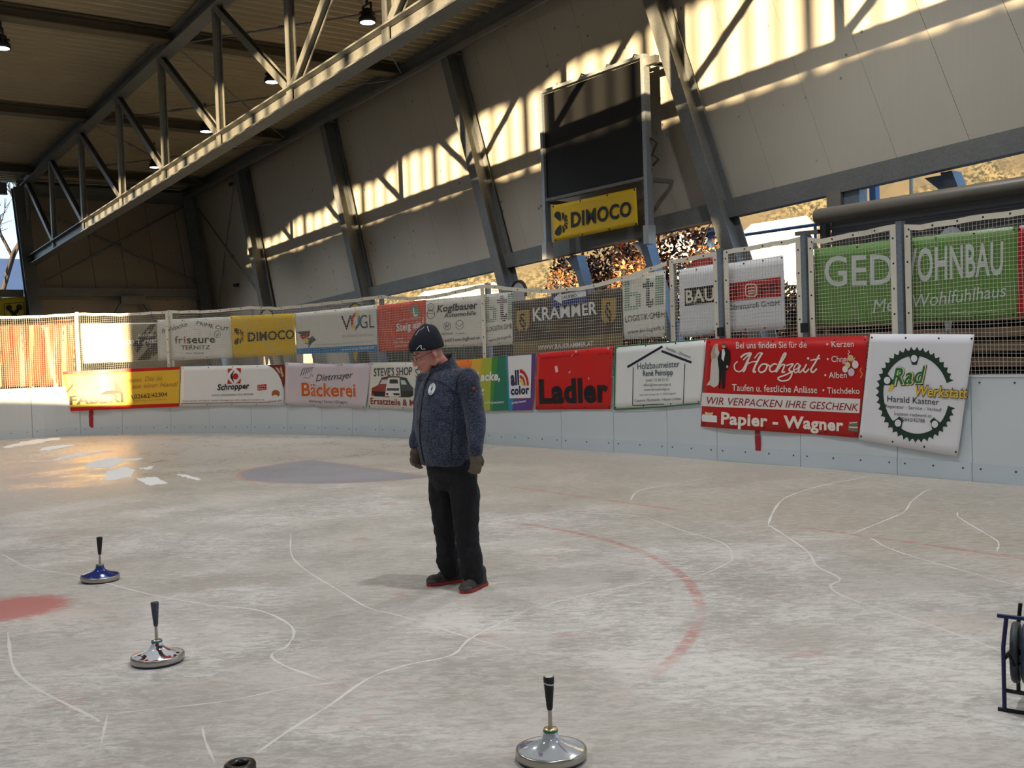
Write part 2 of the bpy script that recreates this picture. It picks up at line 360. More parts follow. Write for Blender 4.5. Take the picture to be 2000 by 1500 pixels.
# ================================================================== steel frame
names=dict()
def column(s0,label,loc_n=13.72,zt=None,nm='steel_column'):
    zb_=-.06; zt=zt or ze(s0)+.02; p=W(loc_n,s8(s0,zb_),zb_); q=W(loc_n,s8(s0,zt),zt)
    t=thing(nm,label,'column',p,'leaning wall columns'); m=MB(); m.ibeam(p,q,S_*.145,N_*.2,.013); m.build('shaft',STEEL_D,t)
    m=MB(); m.box(p+Z_*.012,S_*.2,N_*.26,Z_*.012); m.build('base_plate',STEEL_D,t)
    m=MB(); m.box(q-Z_*.02,S_*.17,N_*.24,Z_*.015); m.build('cap_plate',STEEL_D,t)
    return t
cl=[(7.3,'leaning steel wall column at the upper right corner of the picture'),
    (14.0,'leaning steel wall column just right of the black scoreboard'),
    (20.65,'leaning steel wall column left of the black scoreboard'),
    (27.25,'leaning steel wall column rising behind the red banner with a teal L plate'),
    (33.9,'leaning steel wall column nearest the far corner, behind the yellow mesh banner')]
for a,b in cl: column(a,b)
# corner columns
def ccol(n0,s0,label,hw,zt):
    p=W(n0,s8(s0,-.06),-.06); q=W(n0,s8(s0,zt),zt); t=thing('corner_column',label,'column',p); m=MB(); m.ibeam(p,q,N_*hw,S_*.2,.014); m.build('shaft',STEEL_D,t)
    m=MB(); m.box(p+Z_*.012,N_*(hw+.06),S_*.26,Z_*.012); m.build('base_plate',STEEL_D,t)
ccol(13.55,39.0,'dark leaning corner column where right wall meets far wall',.2,7.85)
ccol(7.72,38.75,'dark leaning column at the left end of the roof truss, beside the open sky',.2,7.75)
# long beams of the right wall
def longbeam(name,label,n0,sa,sb,zf,h,wd,mat=STEEL_D,typ='box',cat='beam'):
    p=W(n0,sa,zf(sa)); q=W(n0,sb,zf(sb)); m=MB()
    if typ=='box': m.bar(p,q,N_*wd,Z_*h)
    else: m.ibeam(p,q,N_*wd,Z_*h,.014)
    o=m.build(name,mat,None,p); return tag(o,label,cat)
longbeam('eave_beam','dark steel eave beam along the top of the right wall',13.62,-13,39.2,lambda s:ze(s)+.17,.17,.14,typ='i')
longbeam('wall_beam','grey steel beam along the bottom edge of the right wall panels',13.88,-13,38.2,lambda s:zb(s)+.16,.16,.09,typ='box')
longbeam('eave_rail','thin steel rail hanging under the right eave beam',13.45,8,38.8,lambda s:ze(s)-.08,.05,.035)
p=W(7.7,fs_(7.75)-.25,7.72); q=W(13.7,fs_(7.75)-.25,7.72); m=MB(); m.ibeam(p,q,S_*.12,Z_*.2,.014); tag(m.build('gable_beam',STEEL_D,None,p),'dark steel beam along the top of the far end wall','beam')
p=W(-15,fs_(7.75)-.25,7.72); q=W(7.4,fs_(7.75)-.25,7.72); m=MB(); m.ibeam(p,q,S_*.12,Z_*.2,.014); tag(m.build('gable_beam',STEEL_D,None,p),'dark steel beam above the sky opening at the left edge','beam')
p=W(7.9,fs_(4.15)-.12,4.15); q=W(13.75,fs_(4.15)-.12,4.15); m=MB(); m.bar(p,q,S_*.1,Z_*.14); tag(m.build('gable_rail',STEEL_D,None,p),'dark horizontal steel rail across the far wall above the netting','beam')
p=W(-14,fs_(4.1)-.12,4.1); q=W(7.5,fs_(4.1)-.12,4.1); m=MB(); m.bar(p,q,S_*.1,Z_*.12); tag(m.build('gable_rail',STEEL_D,None,p),'dark horizontal steel rail below the sky opening at left edge','beam')
# bracket under the far rail
c=W(11.0,fs_(3.9)-.25,3.75); t=thing('steel_bracket','steel trapezoid bracket under the rail on the far wall','bracket',c)
m=MB(); m.bar(c-N_*.42+Z_*.12,c+N_*.42+Z_*.12,S_*.08,Z_*.14); m.build('head_plate',STEEL,t)
for sg in (-1,1):
    m=MB(); m.bar(c+N_*.4*sg,c+N_*.85*sg-Z_*.75,N_*.06,S_*.08); m.build('strut',STEEL_D,t)
# purlins across the roof
for s0,lab in ((23.0,'dark roof cross beam nearest the camera, meeting the truss at upper left'),(30.0,'dark roof cross beam halfway along, crossing at left edge'),(16.0,'roof cross beam above the right part of the truss'),(37.0,'dark roof cross beam closest to the far end wall'),(9.,'roof cross beam overhead, beyond the top of the picture'),):
    p=W(-15,s0,ze(s0)+.2); q=W(13.5,s0,ze(s0)+.2); m=MB(); m.ibeam(p,q,S_*.2,Z_*.13,.014); o=m.build('roof_beam',M('beam_paint',(96,88,70),.6),None,p); tag(o,lab,'beam','roof cross beams')
# bracing rods under the roof
TN=7.88
lb=['the far end bay','the middle bay','the bay nearest the camera']
for i,(a,b) in enumerate(((30.2,36.8),(23.2,29.8),(16.2,22.8))):
    for d,(u,v) in enumerate(((a,b),(b,a))):
        p=W(8.05,u,ze(u)+.05); q=W(13.55,v,ze(v)+.05); m=MB(); m.tube([p,q],.022,6); t=thing('bracing_rod','thin steel bracing rod in %s, %s'%(lb[i],('running away from camera','running towards camera')[d]),'rod',p,'roof bracing rods')
        m.build('rod',STEEL_D,t); m=MB(); c=p*.72+q*.28; e=(q-p)/np.linalg.norm(q-p); m.tube([c-e*.14,c+e*.14],.04,6); m.build('turnbuckle',STEEL_D,t)
# cross bracing on far wall and right wall corner bay
def brace(name,p,q,label,r=.035):
    t=thing(name,label,'rod',p,'wall bracing rods'); m=MB(); m.tube([p,q],r,8); m.build('rod',STEEL_D,t); c=p*.4+q*.6; e=(q-p)/np.linalg.norm(q-p)
    m=MB(); m.box(c,e*.12,np.cross(e,[0,0,1])*.05,np.cross(np.cross(e,[0,0,1]),e)*.06); m.build('turnbuckle',STEEL_D,t)
brace('bracing_rod',W(8.2,fs_(4.5)-.2,4.5),W(13.5,fs_(7.5)-.2,7.5),'bracing rod on far wall rising from lower left to upper right')
brace('bracing_rod',W(7.9,fs_(7.3)-.22,7.25),W(13.7,fs_(4.4)-.22,4.4),'bracing rod on far wall falling from upper left to lower right')
brace('bracing_rod',W(13.75,38.2,7.3),W(13.75,33.,3.9),'bracing rod on right wall falling from far corner towards us',.03)
brace('bracing_rod',W(13.75,34.6,7.75),W(13.75,36.6,3.6),'steep bracing rod on right wall beside the far corner',.03)
for i,(x,y) in enumerate(((452,360),(461,557))):
    c=planeN(x,y,13.9); m=MB(); m.box(c,S_*.14,N_*.05,Z_*.05); tag(m.build('wall_vent',M('dark_plastic',(40,38,36)),None,c),'small dark vent box %s on the wall near the far corner'%('high','low')[i] if False else ('small dark box high on wall near the far corner','small dark box low on wall above netting near far corner')[i],'vent')
# ---- roof truss
def zbot(s): return 6.72-.0437*s+.15
nodes=[38.05,34.6,31.0,27.25,23.85,20.4,17.0,13.6,10.2,6.8,3.4,0.,-3.4,-6.8,-10.2]
def truss(nn,label,endcol=True):
    t=thing('roof_truss',label,'truss',W(nn,nodes[0],zbot(nodes[0]))); zt=lambda s: ze(s)+.12
    m=MB(); a,b=nodes[0]+.4,nodes[-1]-.5; m.ibeam(W(nn,a,zt(a)),W(nn,b,zt(b)),N_*.16,Z_*.16,.015); m.build('top_chord',STEEL_D,t)
    m=MB(); m.ibeam(W(nn,a,zbot(a)),W(nn,b,zbot(b)),N_*.15,Z_*.155,.014); m.build('bottom_chord',STEEL,t)
    for s in nodes:
        m=MB(); m.ibeam(W(nn,s,zbot(s)+.14),W(nn,s,zt(s)-.14),S_*.07,N_*.07,.008); m.build('post',STEEL,t)
        m=MB(); m.box(W(nn-.06,s,zbot(s)+.02),S_*.1,N_*.012,Z_*.15); m.box(W(nn+.06,s,zbot(s)+.02),S_*.1,N_*.012,Z_*.15); m.build('gusset_plate',STEEL,t)
    c=nodes.index(17.0)
    for i in range(len(nodes)-1):
        a,b=nodes[i],nodes[i+1]
        if i<c: p,q=W(nn,a-.08,zt(a)-.16),W(nn,b+.12,zbot(b)+.2)
        else: p,q=W(nn,a-.12,zbot(a)+.2),W(nn,b+.08,zt(b)-.16)
        m=MB(); e=(q-p)/np.linalg.norm(q-p); k=np.cross(N_,e); m.ibeam(p,q,k*.07,N_*.07,.008); m.build('diagonal',STEEL,t)
    return t
truss(TN,'long galvanised steel roof truss running from the dark far wall to upper right')

# ---- posts below the right wall beam
GALV=steel('sky_grey_steel',(120,130,140),.45,.4)
sp=[((620,700),'short steel post behind the white banner with a colourful hexagon logo'),((692,700),'short steel post between white and red mesh banners'),((1140,540),'blue-grey steel strut under the wall beam, left one below scoreboard'),((1272,500),'blue-grey steel strut under the wall beam, right one below scoreboard'),((1860,345),'blue-grey steel strut above the right end of the shutter roll')]
for (x,y),lab in sp:
    c=planeN(x,y,14.15); s=float(c@S_); z=float(c[2]); s0=s-.365*(z-8); zt=zb(s8(s0,3.7)); p=W(14.15,s8(s0,-.06),-.06); q=W(14.15,s8(s0,zt),zt)
    t=thing('steel_strut',lab,'post',p,'struts under the wall beam'); m=MB(); m.bar(p,q,S_*.09,N_*.12); m.build('shaft',GALV,t)
    m=MB(); m.poly([q-S_*.1-Z_*.02,q+S_*.42-Z_*.02,q+S_*.1-Z_*.3,q-S_*.06-Z_*.42],N_*.05); m.build('bracket',GALV,t)
# square concrete block on top of the shutter (beam support)
c=planeN(1650,392,13.9); t=thing('beam_support','grey beam support block with sky blue side above shutter roll end','bracket',W(13.9,float(c@S_),3.3)); m=MB(); m.box(W(13.9,float(c@S_)+.12,3.62),S_*.13,N_*.12,Z_*.3); m.build('block',M('concrete',(122,118,112),.85,bump=.2),t); m=MB(); m.box(W(13.95,float(c@S_)-.16,3.66),S_*.14,N_*.1,Z_*.26); m.build('steel_side',GALV,t)
# ================================================================== rink boards
BW=M('white_board',(208,217,222),.38,var=.05,scale=1.2,bump=.04,bscale=12); KB=M('kick_plate',(200,212,220),.4,var=.06,scale=2); CAPM=M('board_cap',(205,214,222),.4,var=.04)
DARKSEAM=M('seam_rubber',(52,58,64),.7); REDM=M('red_marking',(168,24,44),.6,var=.25,scale=9)
BOLT=M('bolt_steel',(90,95,100),.4,metal=.7,var=0)
def bt(x):
    xs=[p[0] for p in BASEPX]; ys=[p[1] for p in BASEPX]; return BOARD.hit(x,float(np.interp(x,xs,ys)))[0]
seampx=[-150,-20,64,158,240,335,410,492,563,630,690,742,820,950,1098,1200,1305,1402,1565,1754,1900]
ts=[bt(max(0,seampx[0]))-2.2,bt(0)-.9]+[bt(x) for x in seampx[2:]]+[bt(2000)+1.2,bt(2000)+3.2]
BH=1.13
def wrapped(m,t0,t1,z0,z1,o0,o1,mi=0,n=None):  # a slab following the curve of the boards (front o0, back o1)
    n=n or max(2,int((t1-t0)/.25)); vs=[];fs=[]
    for i in range(n+1):
        t=t0+(t1-t0)*i/n
        vs+= [BOARD.at(t,z0,o0),BOARD.at(t,z1,o0),BOARD.at(t,z1,o1),BOARD.at(t,z0,o1)]
    for i in range(n):
        a=i*4
        for j in range(4): fs.append((a+j,a+(j+1)%4,a+4+(j+1)%4,a+4+j))
    fs+=[(3,2,1,0),(4*n,4*n+1,4*n+2,4*n+3)]
    m.add(vs,fs,mi); return m
blab=['outside the left edge','at the left edge, mostly outside the picture','leftmost with sunlit top','left of and under the red edged yellow banner','under the left part of the red edged yellow banner','under the right end of the red edged yellow banner','under the left half of the banner with red round logo','under the right half of the banner with red round logo','at the left end under the pale pink bakery banner','under the middle of the pale pink bakery banner','under the right end of the pale pink bakery banner','under the banner with the painted cars','just left of the standing man','hidden behind the standing man','under the rainbow striped banner','under the plain red banner with black lettering','under the green edged banner','just left of the red wedding banner','under the left half of the red wedding banner','under right end of wedding banner, left of seam below the chainring banner','under the chainring banner','right of the chainring banner','at the right edge of picture']
for i in range(len(ts)-1):
    a,b=ts[i]+.004,ts[i+1]-.004
    if b-a<.05: continue
    o=BOARD.at((a+b)/2,0); t=thing('rink_board','white rink board '+blab[min(i,len(blab)-1)],'rink board',o,'white rink boards')
    m=MB(); wrapped(m,a,b,.0,BH,0,-.05); m.build('panel',BW,t)
    m=MB(); wrapped(m,a,b,.0,.2,.012,.001); m.build('kick_plate',KB,t)
    m=MB(); wrapped(m,a,b,BH,BH+.022,.012,-.07); m.build('cap_rail',CAPM,t)
    for k in range(max(2,int((b-a)/.3))):
        tt=a+.1+(b-a-.2)*k/max(1,int((b-a)/.3)-1)
        for z in (.14,BH-.06): m=MB(); m.lathe([(.0001,.006),(.011,.006),(.011,0)],BOARD.at(tt,z,.012 if z<.2 else 0),BOARD.nrm(tt),8); m.build('bolt',BOLT,t)
m=MB(); wrapped(m,ts[1],ts[-1],.0,BH,-.051,-.07); o=m.build('board_backing',DARKSEAM,None,BOARD.at(ts[1],0)); struct(o); o.name='trim_1'
for x,w_,lab in ((180,.11,'short red goal line stripe on the board under the yellow banner'),(1482,.11,'short red stripe on the board under the red wedding banner')):
    tt=bt(x); m=MB(); z=.17
    while z<.95:
        h=random.uniform(.02,.15); wrapped(m,tt-w_/2+random.uniform(0,.02),tt+w_/2-random.uniform(0,.02),z,min(.95,z+h),.0155,.0125,n=1); z+=h+random.choice((0,0,.01,.02))
    tag(m.build('red_stripe',REDM,None,BOARD.at(tt,0)),lab,'marking')
# ================================================================== safety netting on posts
NETTOP=[(0,618),(75,616),(150,611),(240,612),(325,607),(410,606),(487,598),(540,600),(600,594),(680,585),(738,577),(800,581),(850,576),(943,555),(1010,563),(1070,566),(1145,558),(1225,536),(1300,510),(1403,490),(1413,489),(1565,462),(1582,470),(1755,436),(1768,444),(1880,424),(2000,408)]
NETS=BOARD.off(-.03)
ntz=[NETS.hit(*p) for p in NETTOP]
ZT=lambda t: float(np.interp(t,[a for a,_ in ntz],[b for _,b in ntz])) if t<=ntz[-1][0] else ntz[-1][1]
print('net tops',[(p[0],round(z,2)) for p,(t,z) in zip(NETTOP,ntz)])
CORD=M('net_cord',(196,190,176),.8,var=.1); HEM=M('net_hem',(222,216,200),.7,var=.08); POSTM=steel('fence_post_steel',(128,138,148),.42,.5); EYE=M('eyelet_black',(20,20,22),.5,var=0); WPOST=M('white_post',(214,210,200),.5,var=.05)
def net_t(x): return NETS.hit(x,700)[0]
postpx=[-160,151,327,489,738,944,1303,1408,1571,1757,2075]
posttop={}
plab=['outside the left edge','white post left of the sunlit silver banner','white post between silver banner and white hair salon banner','post behind the yellow mesh banner','post between the white and red mesh banners','post right of the car dealer banner','post between the dotted letter banner and white building banner','grey post splitting the white building banner','grey post left of the big green banner','grey post splitting the big green banner','post outside the right edge']
NT=[]
for i,x in enumerate(postpx):
    t=net_t(x) if 0<=x<=2000 else (net_t(0)-1.9 if x<0 else net_t(2000)+.5); NT.append(t)
    z=ZT(t)+.01; p=BOARD.at(t,0,-.035 if 7<=i<=9 else -.15); o=thing('net_post','netting fence post: '+plab[i],'post',p,'netting fence posts'); nr=BOARD.nrm(t); tg=np.cross(Z_,nr)
    m=MB(); m.bar(p+Z_*(BH+.024 if 7<=i<=9 else 0),p+Z_*z,tg*.035,nr*.04); m.build('shaft',POSTM if i>2 else WPOST,o)
    m=MB(); m.box(p+Z_*(z+.006),tg*.04,nr*.045,Z_*.006); m.build('end_cap',POSTM,o)
    if i in (7,8): 
        c=p+Z_*1.75+nr*.05; m=MB(); m.box(c,tg*.045,nr*.02,Z_*.06); m.build('clamp',EYE,o)
wide=[7,8,9]   # panels with their own white frame tape and a gap at the posts
nlab=['in front of the added sun-orange stripes at the left edge','over the crumpled silver banner','over white hair salon and yellow mesh banners','over the white banner with colourful hexagon logo','over the red learner banner and car dealer banner','over the dark brown banner','over the left part of the white building banner','over the white banner with red band','over the left part of the big green banner','over the right part of the big green banner']
for i in range(len(NT)-1):
    g=.055 if i>=6 else .0
    a,b=NT[i]+g,NT[i+1]-g; o=thing('safety_net','white cord safety net '+nlab[i],'net',BOARD.at((a+b)/2,BH,-.03),'safety nets above the boards')
    m=MB(); c=.046; r=.0023; ph=rng.rand()*6
    sag=lambda t,z: .012*math.sin(t*2.1+ph)*math.sin((z-BH)*2)+.006*math.sin(t*7+z*3)
    k=0; t=a
    while t<b:
        zt=ZT(t); zs=np.linspace(BH,zt,4); sl=.01*math.sin(t*9+ph)
        pts=[BOARD.at(t+(.008*math.sin(z*5+t*3) if 0<j<3 else 0),z,-.03+sag(t,z)) for j,z in enumerate(zs)]
        m.tube(pts,r,3,caps=False,smooth=False); t+=c
    z=BH+.02
    while z<3.3:
        ts_=np.arange(a,b+.001,.26); run=[]
        for t in list(ts_)+[b]:
            if z<ZT(t): run.append(BOARD.at(t,z+.008*math.sin(t*4+z*7),-.03+sag(t,z)))
            else:
                if len(run)>1: m.tube(run,r,3,caps=False,smooth=False)
                run=[]
        if len(run)>1: m.tube(run,r,3,caps=False,smooth=False)
        z+=c
    m.build('cord_mesh',CORD,o)
    m=MB(); nseg=max(6,int((b-a)/.2)); vs=[];fs=[]
    for j in range(nseg+1):
        t=a+(b-a)*j/nseg; zt=ZT(t)+.006*math.sin(t*11); q=.062
        vs+= [BOARD.at(t,zt-q,-.024),BOARD.at(t,zt,-.024),BOARD.at(t,zt,-.034),BOARD.at(t,zt-q,-.034)]
    for j in range(nseg):
        for k in range(4): fs.append((j*4+k,j*4+(k+1)%4,j*4+4+(k+1)%4,j*4+4+k))
    fs+=[(3,2,1,0),(4*nseg,4*nseg+1,4*nseg+2,4*nseg+3)]; m.add(vs,fs)
    sides=[]
    if i>=6: sides=[(a,a+.075),(b-.075,b)]
    elif i in (1,2): sides=[(a-.03,a+.03)]
    elif i==5: sides=[(a-.05,a+.04)]
    for u,v in sides: wrapped(m,u,v,BH+.02,ZT((u+v)/2)-.01,-.022,-.034,n=1)
    m.build('hem_tape',HEM,o)
    t=a+.06
    while t<b-.02:
        if i<6 and i not in (1,2,4) : t+=.3
        m=MB(); m.lathe([(.0001,.004),(.012,.004),(.012,0)],BOARD.at(t,ZT(t)-.03,-.024),BOARD.nrm(t),8); m.build('eyelet',EYE,o); t+=.3
    for u,v in sides:
        for z in np.arange(BH+.15,ZT(u)-.1,.29): m=MB(); m.lathe([(.0001,.004),(.012,.004),(.012,0)],BOARD.at((u+v)/2,z,-.022),BOARD.nrm(u),8); m.build('eyelet',EYE,o)
# ================================================================== banners with printing
def text_mesh(txt,bold=0.,shear=0.,res=3):
    cu=bpy.data.curves.new('lettering','FONT'); cu.body=txt; cu.size=1; cu.offset=bold; cu.shear=shear; cu.space_character=1+1.7*bold; cu.resolution_u=res; cu.fill_mode='FRONT'
    ob=bpy.data.objects.new('lettering',cu); COL.objects.link(ob); dg=bpy.context.evaluated_depsgraph_get(); ev=ob.evaluated_get(dg); me=ev.to_mesh()
    v=np.array([q.co[:] for q in me.vertices]).reshape(-1,3); f=[tuple(p.vertices) for p in me.polygons]; ev.to_mesh_clear(); bpy.data.objects.remove(ob); bpy.data.curves.remove(cu)
    return v[:,:2],f
_cap=text_mesh('H')[0][:,1].max()
class Banner:
    """a printed sheet hung on the boards (off>0 on the ice side) or on another surface; corners as seen in the photograph"""
    def __init__(s,name,label,cat,quad,color,off,fold=.008,surf=None,folds=3.,parent=None,group=None,nx=26,ny=8,droop=0.):
        s.off=off; s.fold=fold; s.S=surf or BOARD.off(off); s.fq=folds; s.ph=rng.rand()*6; s.layer=1
        q=[s.S.hit(*p) for p in quad]     # TL TR BR BL
        s.q=q; o=s.S.at((q[0][0]+q[1][0])/2,min(p[1] for p in q)); s.t=thing(name,label,cat,o,group)
        s.vs=[];s.fs=[];s.n0=quad
        m=MB(); g=[]
        for j in range(ny+1):
            for i in range(nx+1):
                u,v=i/nx,j/ny; t=(1-v)*((1-u)*q[0][0]+u*q[1][0])+v*((1-u)*q[3][0]+u*q[2][0]); z=(1-v)*((1-u)*q[0][1]+u*q[1][1])+v*((1-u)*q[3][1]+u*q[2][1])
                z-=droop*math.sin(PI*u)*.5*(1 if v<.5 else 1)*(.4+.6*abs(math.sin(3*PI*u)))*(1-v)
                g.append((t,z))
        s.grid=(g,nx,ny)
        fr=[s.P(t,z,0) for t,z in g]; bk=[s.P(t,z,-.004) for t,z in g]; n=len(g)
        fs=[]
        for j in range(ny):
            for i in range(nx):
                a=j*(nx+1)+i; f=(a,a+nx+1,a+nx+2,a+1); fs+= [f,tuple(k+n for k in f[::-1])]
        rim=[i for i in range(nx+1)]+[j*(nx+1)+nx for j in range(1,ny+1)]+[ny*(nx+1)+i for i in range(nx-1,-1,-1)]+[j*(nx+1) for j in range(ny-1,0,-1)]
        fs+=[(rim[k],rim[(k+1)%len(rim)],rim[(k+1)%len(rim)]+n,rim[k]+n) for k in range(len(rim))]
        m.add(fr+bk,fs,0,True); s.sheet=m.build('sheet',banner_mat(*color),s.t)
        tl,tr,br,bl=[np.array(p,float) for p in quad]; s.bil=lambda u,v:(1-v)*((1-u)*tl+u*tr)+v*((1-u)*bl+u*br)
    def P(s,t,z,d): 
        return s.S.at(t,z,d+s.fold*(math.sin(t*s.fq+s.ph+.7*z)+.5*math.sin(t*s.fq*2.3+1.9*z+s.ph*2)))
    def px(s,x,y,d=None):
        t,z=s.S.hit(x,y); return s.P(t,z,(.0035*s.layer) if d is None else d)
    def eyelets(s,k=5,r=.012):
        for v in (.035,.965):
            for i in range(k):
                u=.02+.96*i/(k-1); p=s.bil(u,v); t,z=s.S.hit(*p); m=MB(); m.lathe([(.0001,.003),(r,.003),(r,0)],s.P(t,z,.0),s.S.nrm(t),8); m.build('eyelet',EYE,s.t)
        return s
    def poly(s,pts,c,name='print_shape',sub=1,close=True,lay=None):   # pts in photo pixels -> flat printed field
        m=MB(); L=s.layer; s.layer=lay or L
        pts=[np.array(p,float) for p in pts]; ring=[]
        for a,b in zip(pts,pts[1:]+pts[:1]):
            k=max(1,int(np.linalg.norm(b-a)/12)) if sub else 1
            ring+= [a+(b-a)*i/k for i in range(k)]
        if len(pts)==4 and sub:     # grid so that it follows the folds
            tl,tr,br,bl=pts; nx=max(1,int(max(np.linalg.norm(tr-tl),np.linalg.norm(br-bl))/5)); ny=max(1,int(max(np.linalg.norm(bl-tl),np.linalg.norm(br-tr))/14)); vs=[];fs=[]
            for j in range(ny+1):
                for i in range(nx+1):
                    u,v=i/nx,j/ny; vs.append(s.px(*((1-v)*((1-u)*tl+u*tr)+v*((1-u)*bl+u*br))))
            for j in range(ny):
                for i in range(nx): a=j*(nx+1)+i; fs.append((a,a+nx+1,a+nx+2,a+1))
            m.add(vs,fs)
        else: 
            bm=bmesh.new(); vv=[bm.verts.new((p[0],-p[1],0)) for p in ring]; f=bm.faces.new(vv); r=bmesh.ops.triangulate(bm,faces=[f]); bm.verts.index_update()
            vs=[s.px(v.co.x,-v.co.y) for v in bm.verts]; fs=[tuple(v.index for v in f.verts) for f in bm.faces]; bm.free(); m.add(vs,fs)
        o=m.build(name,banner_mat(*c) if isinstance(c,tuple) and isinstance(c[0],str) else c,s.t); s.layer=L; return o
    def disc(s,c,rx,ry,col,name='print_disc',a0=0,a1=360,hole=0.,k=28,rot=0.,lay=None):
        L=s.layer; s.layer=lay or L; m=MB(); cr,sr=math.cos(math.radians(rot)),math.sin(math.radians(rot))
        def pt(r,a): x,y=rx*r*math.cos(a),ry*r*math.sin(a); return s.px(c[0]+x*cr+y*sr,c[1]+x*sr-y*cr)
        A=[math.radians(a0+(a1-a0)*i/k) for i in range(k+1)]
        vs=[pt(1,a) for a in A]+[pt(max(hole,.001),a) for a in A]; fs=[(i,i+1,k+2+i,k+1+i) for i in range(k)]; m.add(vs,fs)
        o=m.build(name,banner_mat(*col),s.t); s.layer=L; return o
    def text(s,txt,p0,p1,h,col,bold=0.,shear=0.,name='lettering',up=None,arc=0.,res=3,lay=None):
        v,f=text_mesh(txt,bold,shear,res)
        if len(v)==0: return
        L=s.layer; s.layer=lay or L+1
        x0,x1=v[:,0].min(),v[:,0].max(); p0=np.array(p0,float); p1=np.array(p1,float); e=p1-p0
        U=np.array(up if up is not None else (-.035*h,-h))
        out=[]
        for a,b in v:
            k=(a-x0)/(x1-x0); q=p0+e*k+U*(b/_cap)+np.array([0,-arc*math.sin(PI*k)]); out.append(s.px(*q))
        m=MB(); m.add(out,f); o=m.build(name,banner_mat(*col),s.t); s.layer=L; return o
    def line(s,pts,wd,c,name='print_line',lay=None):  # brush stroke given in photo pixels
        L=s.layer; s.layer=lay or L; m=MB(); pts=[np.array(p,float) for p in pts]; vs=[];n=len(pts); ws=wd if hasattr(wd,'__len__') else [wd]*n
        for i in range(n):
            d=pts[min(i+1,n-1)]-pts[max(i-1,0)]; d/=np.linalg.norm(d)+1e-9; k=np.array([-d[1],d[0]])*ws[i]/2; vs+= [s.px(*(pts[i]+k)),s.px(*(pts[i]-k))]
        m.add(vs,[(2*i,2*i+1,2*i+3,2*i+2) for i in range(n-1)]); o=m.build(name,banner_mat(*c),s.t); s.layer=L; return o
def curve(pts,k=8):   # Catmull-Rom through pixel points
    P=[np.array(p,float) for p in pts]; P=[2*P[0]-P[1]]+P+[2*P[-1]-P[-2]]; o=[]
    for i in range(1,len(P)-2):
        for j in range(k):
            t=j/k; a,b,c,d=P[i-1:i+3]; o.append(.5*((2*b)+(c-a)*t+(2*a-5*b+4*c-d)*t*t+(3*b-a-3*c+d)*t**3))
    return o+[P[-2]]
WHT=('white',(232,232,230)); BLK=('black',(22,22,24)); YEL=('yellow',(226,186,20)); RED=('red',(196,24,20)); NAVY=('navy',(30,34,84)); GRY=('grey',(120,122,124)); DRED=('dark_red',(130,22,34)); CRM=('cream',(226,220,196)); ORG=('orange',(214,96,28)); GRN=('dark_green',(34,58,46)); DGR=('dark_grey',(62,64,68)); BLU=('blue',(26,124,178)); MIDG=('green',(92,146,62)); GOLD=('gold',(166,140,66)); BRN=('dark_brown',(46,30,24))
def petals(B,c,R,col,e=(1,0),u=(0,-1)):
    e=np.array(e,float); u=np.array(u,float); c=np.array(c,float)
    def pet(pts): B.poly([c+e*x*R+u*y*R for x,y in pts],col,'emblem',sub=0)
    def arc(cx,cy,r,a0,a1,k=8): return [(cx+r*math.cos(math.radians(a0+(a1-a0)*i/k)),cy+r*math.sin(math.radians(a0+(a1-a0)*i/k))) for i in range(k+1)]
    for sg in (1,-1):
        f=lambda P:[(x,sg*y) for x,y in P]
        pet(f([(-.12,.12)]+[(-.12+.05,.5),(-.1,.85),(-.25,1.0)]+[(-.45,1.02),(-.62,.85),(-.62,.62),(-.4,.36)]))
        pet(f([(.0,.22),(.04,.5),(.02,.82),(.14,.86),(.24,.62),(.2,.42)]))
        pet(f([(.12,.16),(.24,.36),(.36,.62),(.46,.5),(.44,.34),(.3,.2)]))
        pet(f([(.16,.06),(.3,.14),(.46,.24),(.5,.12),(.46,.05),(.3,.04)]))
def name_sign(B,p0,p1,h,col): B.text('DIMOCO',p0,p1,h,col,bold=.028)

# ---------------- upper row, behind the net
U=-.09
B=Banner('mesh_banner','crumpled silver banner glaring in the sun, leftmost on the net','banner',[(155,632),(307,630),(308,704),(158,710)],('silver',(222,218,204)),U,.03,folds=7.)
B.poly([(236,634),(306,632),(307,703),(238,706)],('taupe',(150,142,118)))
B.layer=2
for q in ([(262,672),(292,634),(303,633),(270,690)],[(270,704),(298,668),(305,664),(306,690),(292,702)],[(282,668),(303,646),(305,656),(288,680)]): B.poly(q,('taupe_dark',(62,54,44)))
B.text('2630 Ternitz',(240,673),(305,669),8,WHT,bold=.02); B.text('Autohaus',(270,658),(303,656),6,WHT); B.eyelets(4)
B=Banner('mesh_banner','white mesh banner of a hair salon, left of the yellow one','banner',[(307,625),(452,618),(453,699),(310,705)],('mesh_white',(224,223,216)),U)
B.text('frohlocke',(316,652),(366,637),9,('olive',(96,92,52)),shear=.2); B.text('PRIME CUT',(384,634),(446,647),7,DGR,up=(1.5,-7))
B.text('fr',(341,671),(358,670.5),14,('olive',(96,92,52))); B.text('i',(360,670.5),(363.5,670.5),14,RED); B.text('seure',(366,670.5),(421,669),14,BRN,bold=.012)
B.text('TERNITZ',(354,683),(411,682),8,BRN); B.text('Ferr. Arkade',(365,692),(399,691),4,GRY); B.disc((425,653),6,7,DGR,hole=.88); B.text('p',(423,656),(428,655),6,DGR,shear=.2); B.eyelets(4)
B=Banner('mesh_banner','yellow mesh banner with dark petal emblem on the net','banner',[(451,617),(575,612),(579,693),(455,699)],YEL,U)
petals(B,(468,657),16,BRN); B.text('DIMOCO',(484,667),(576,661),17,BRN,bold=.028); B.eyelets(4)
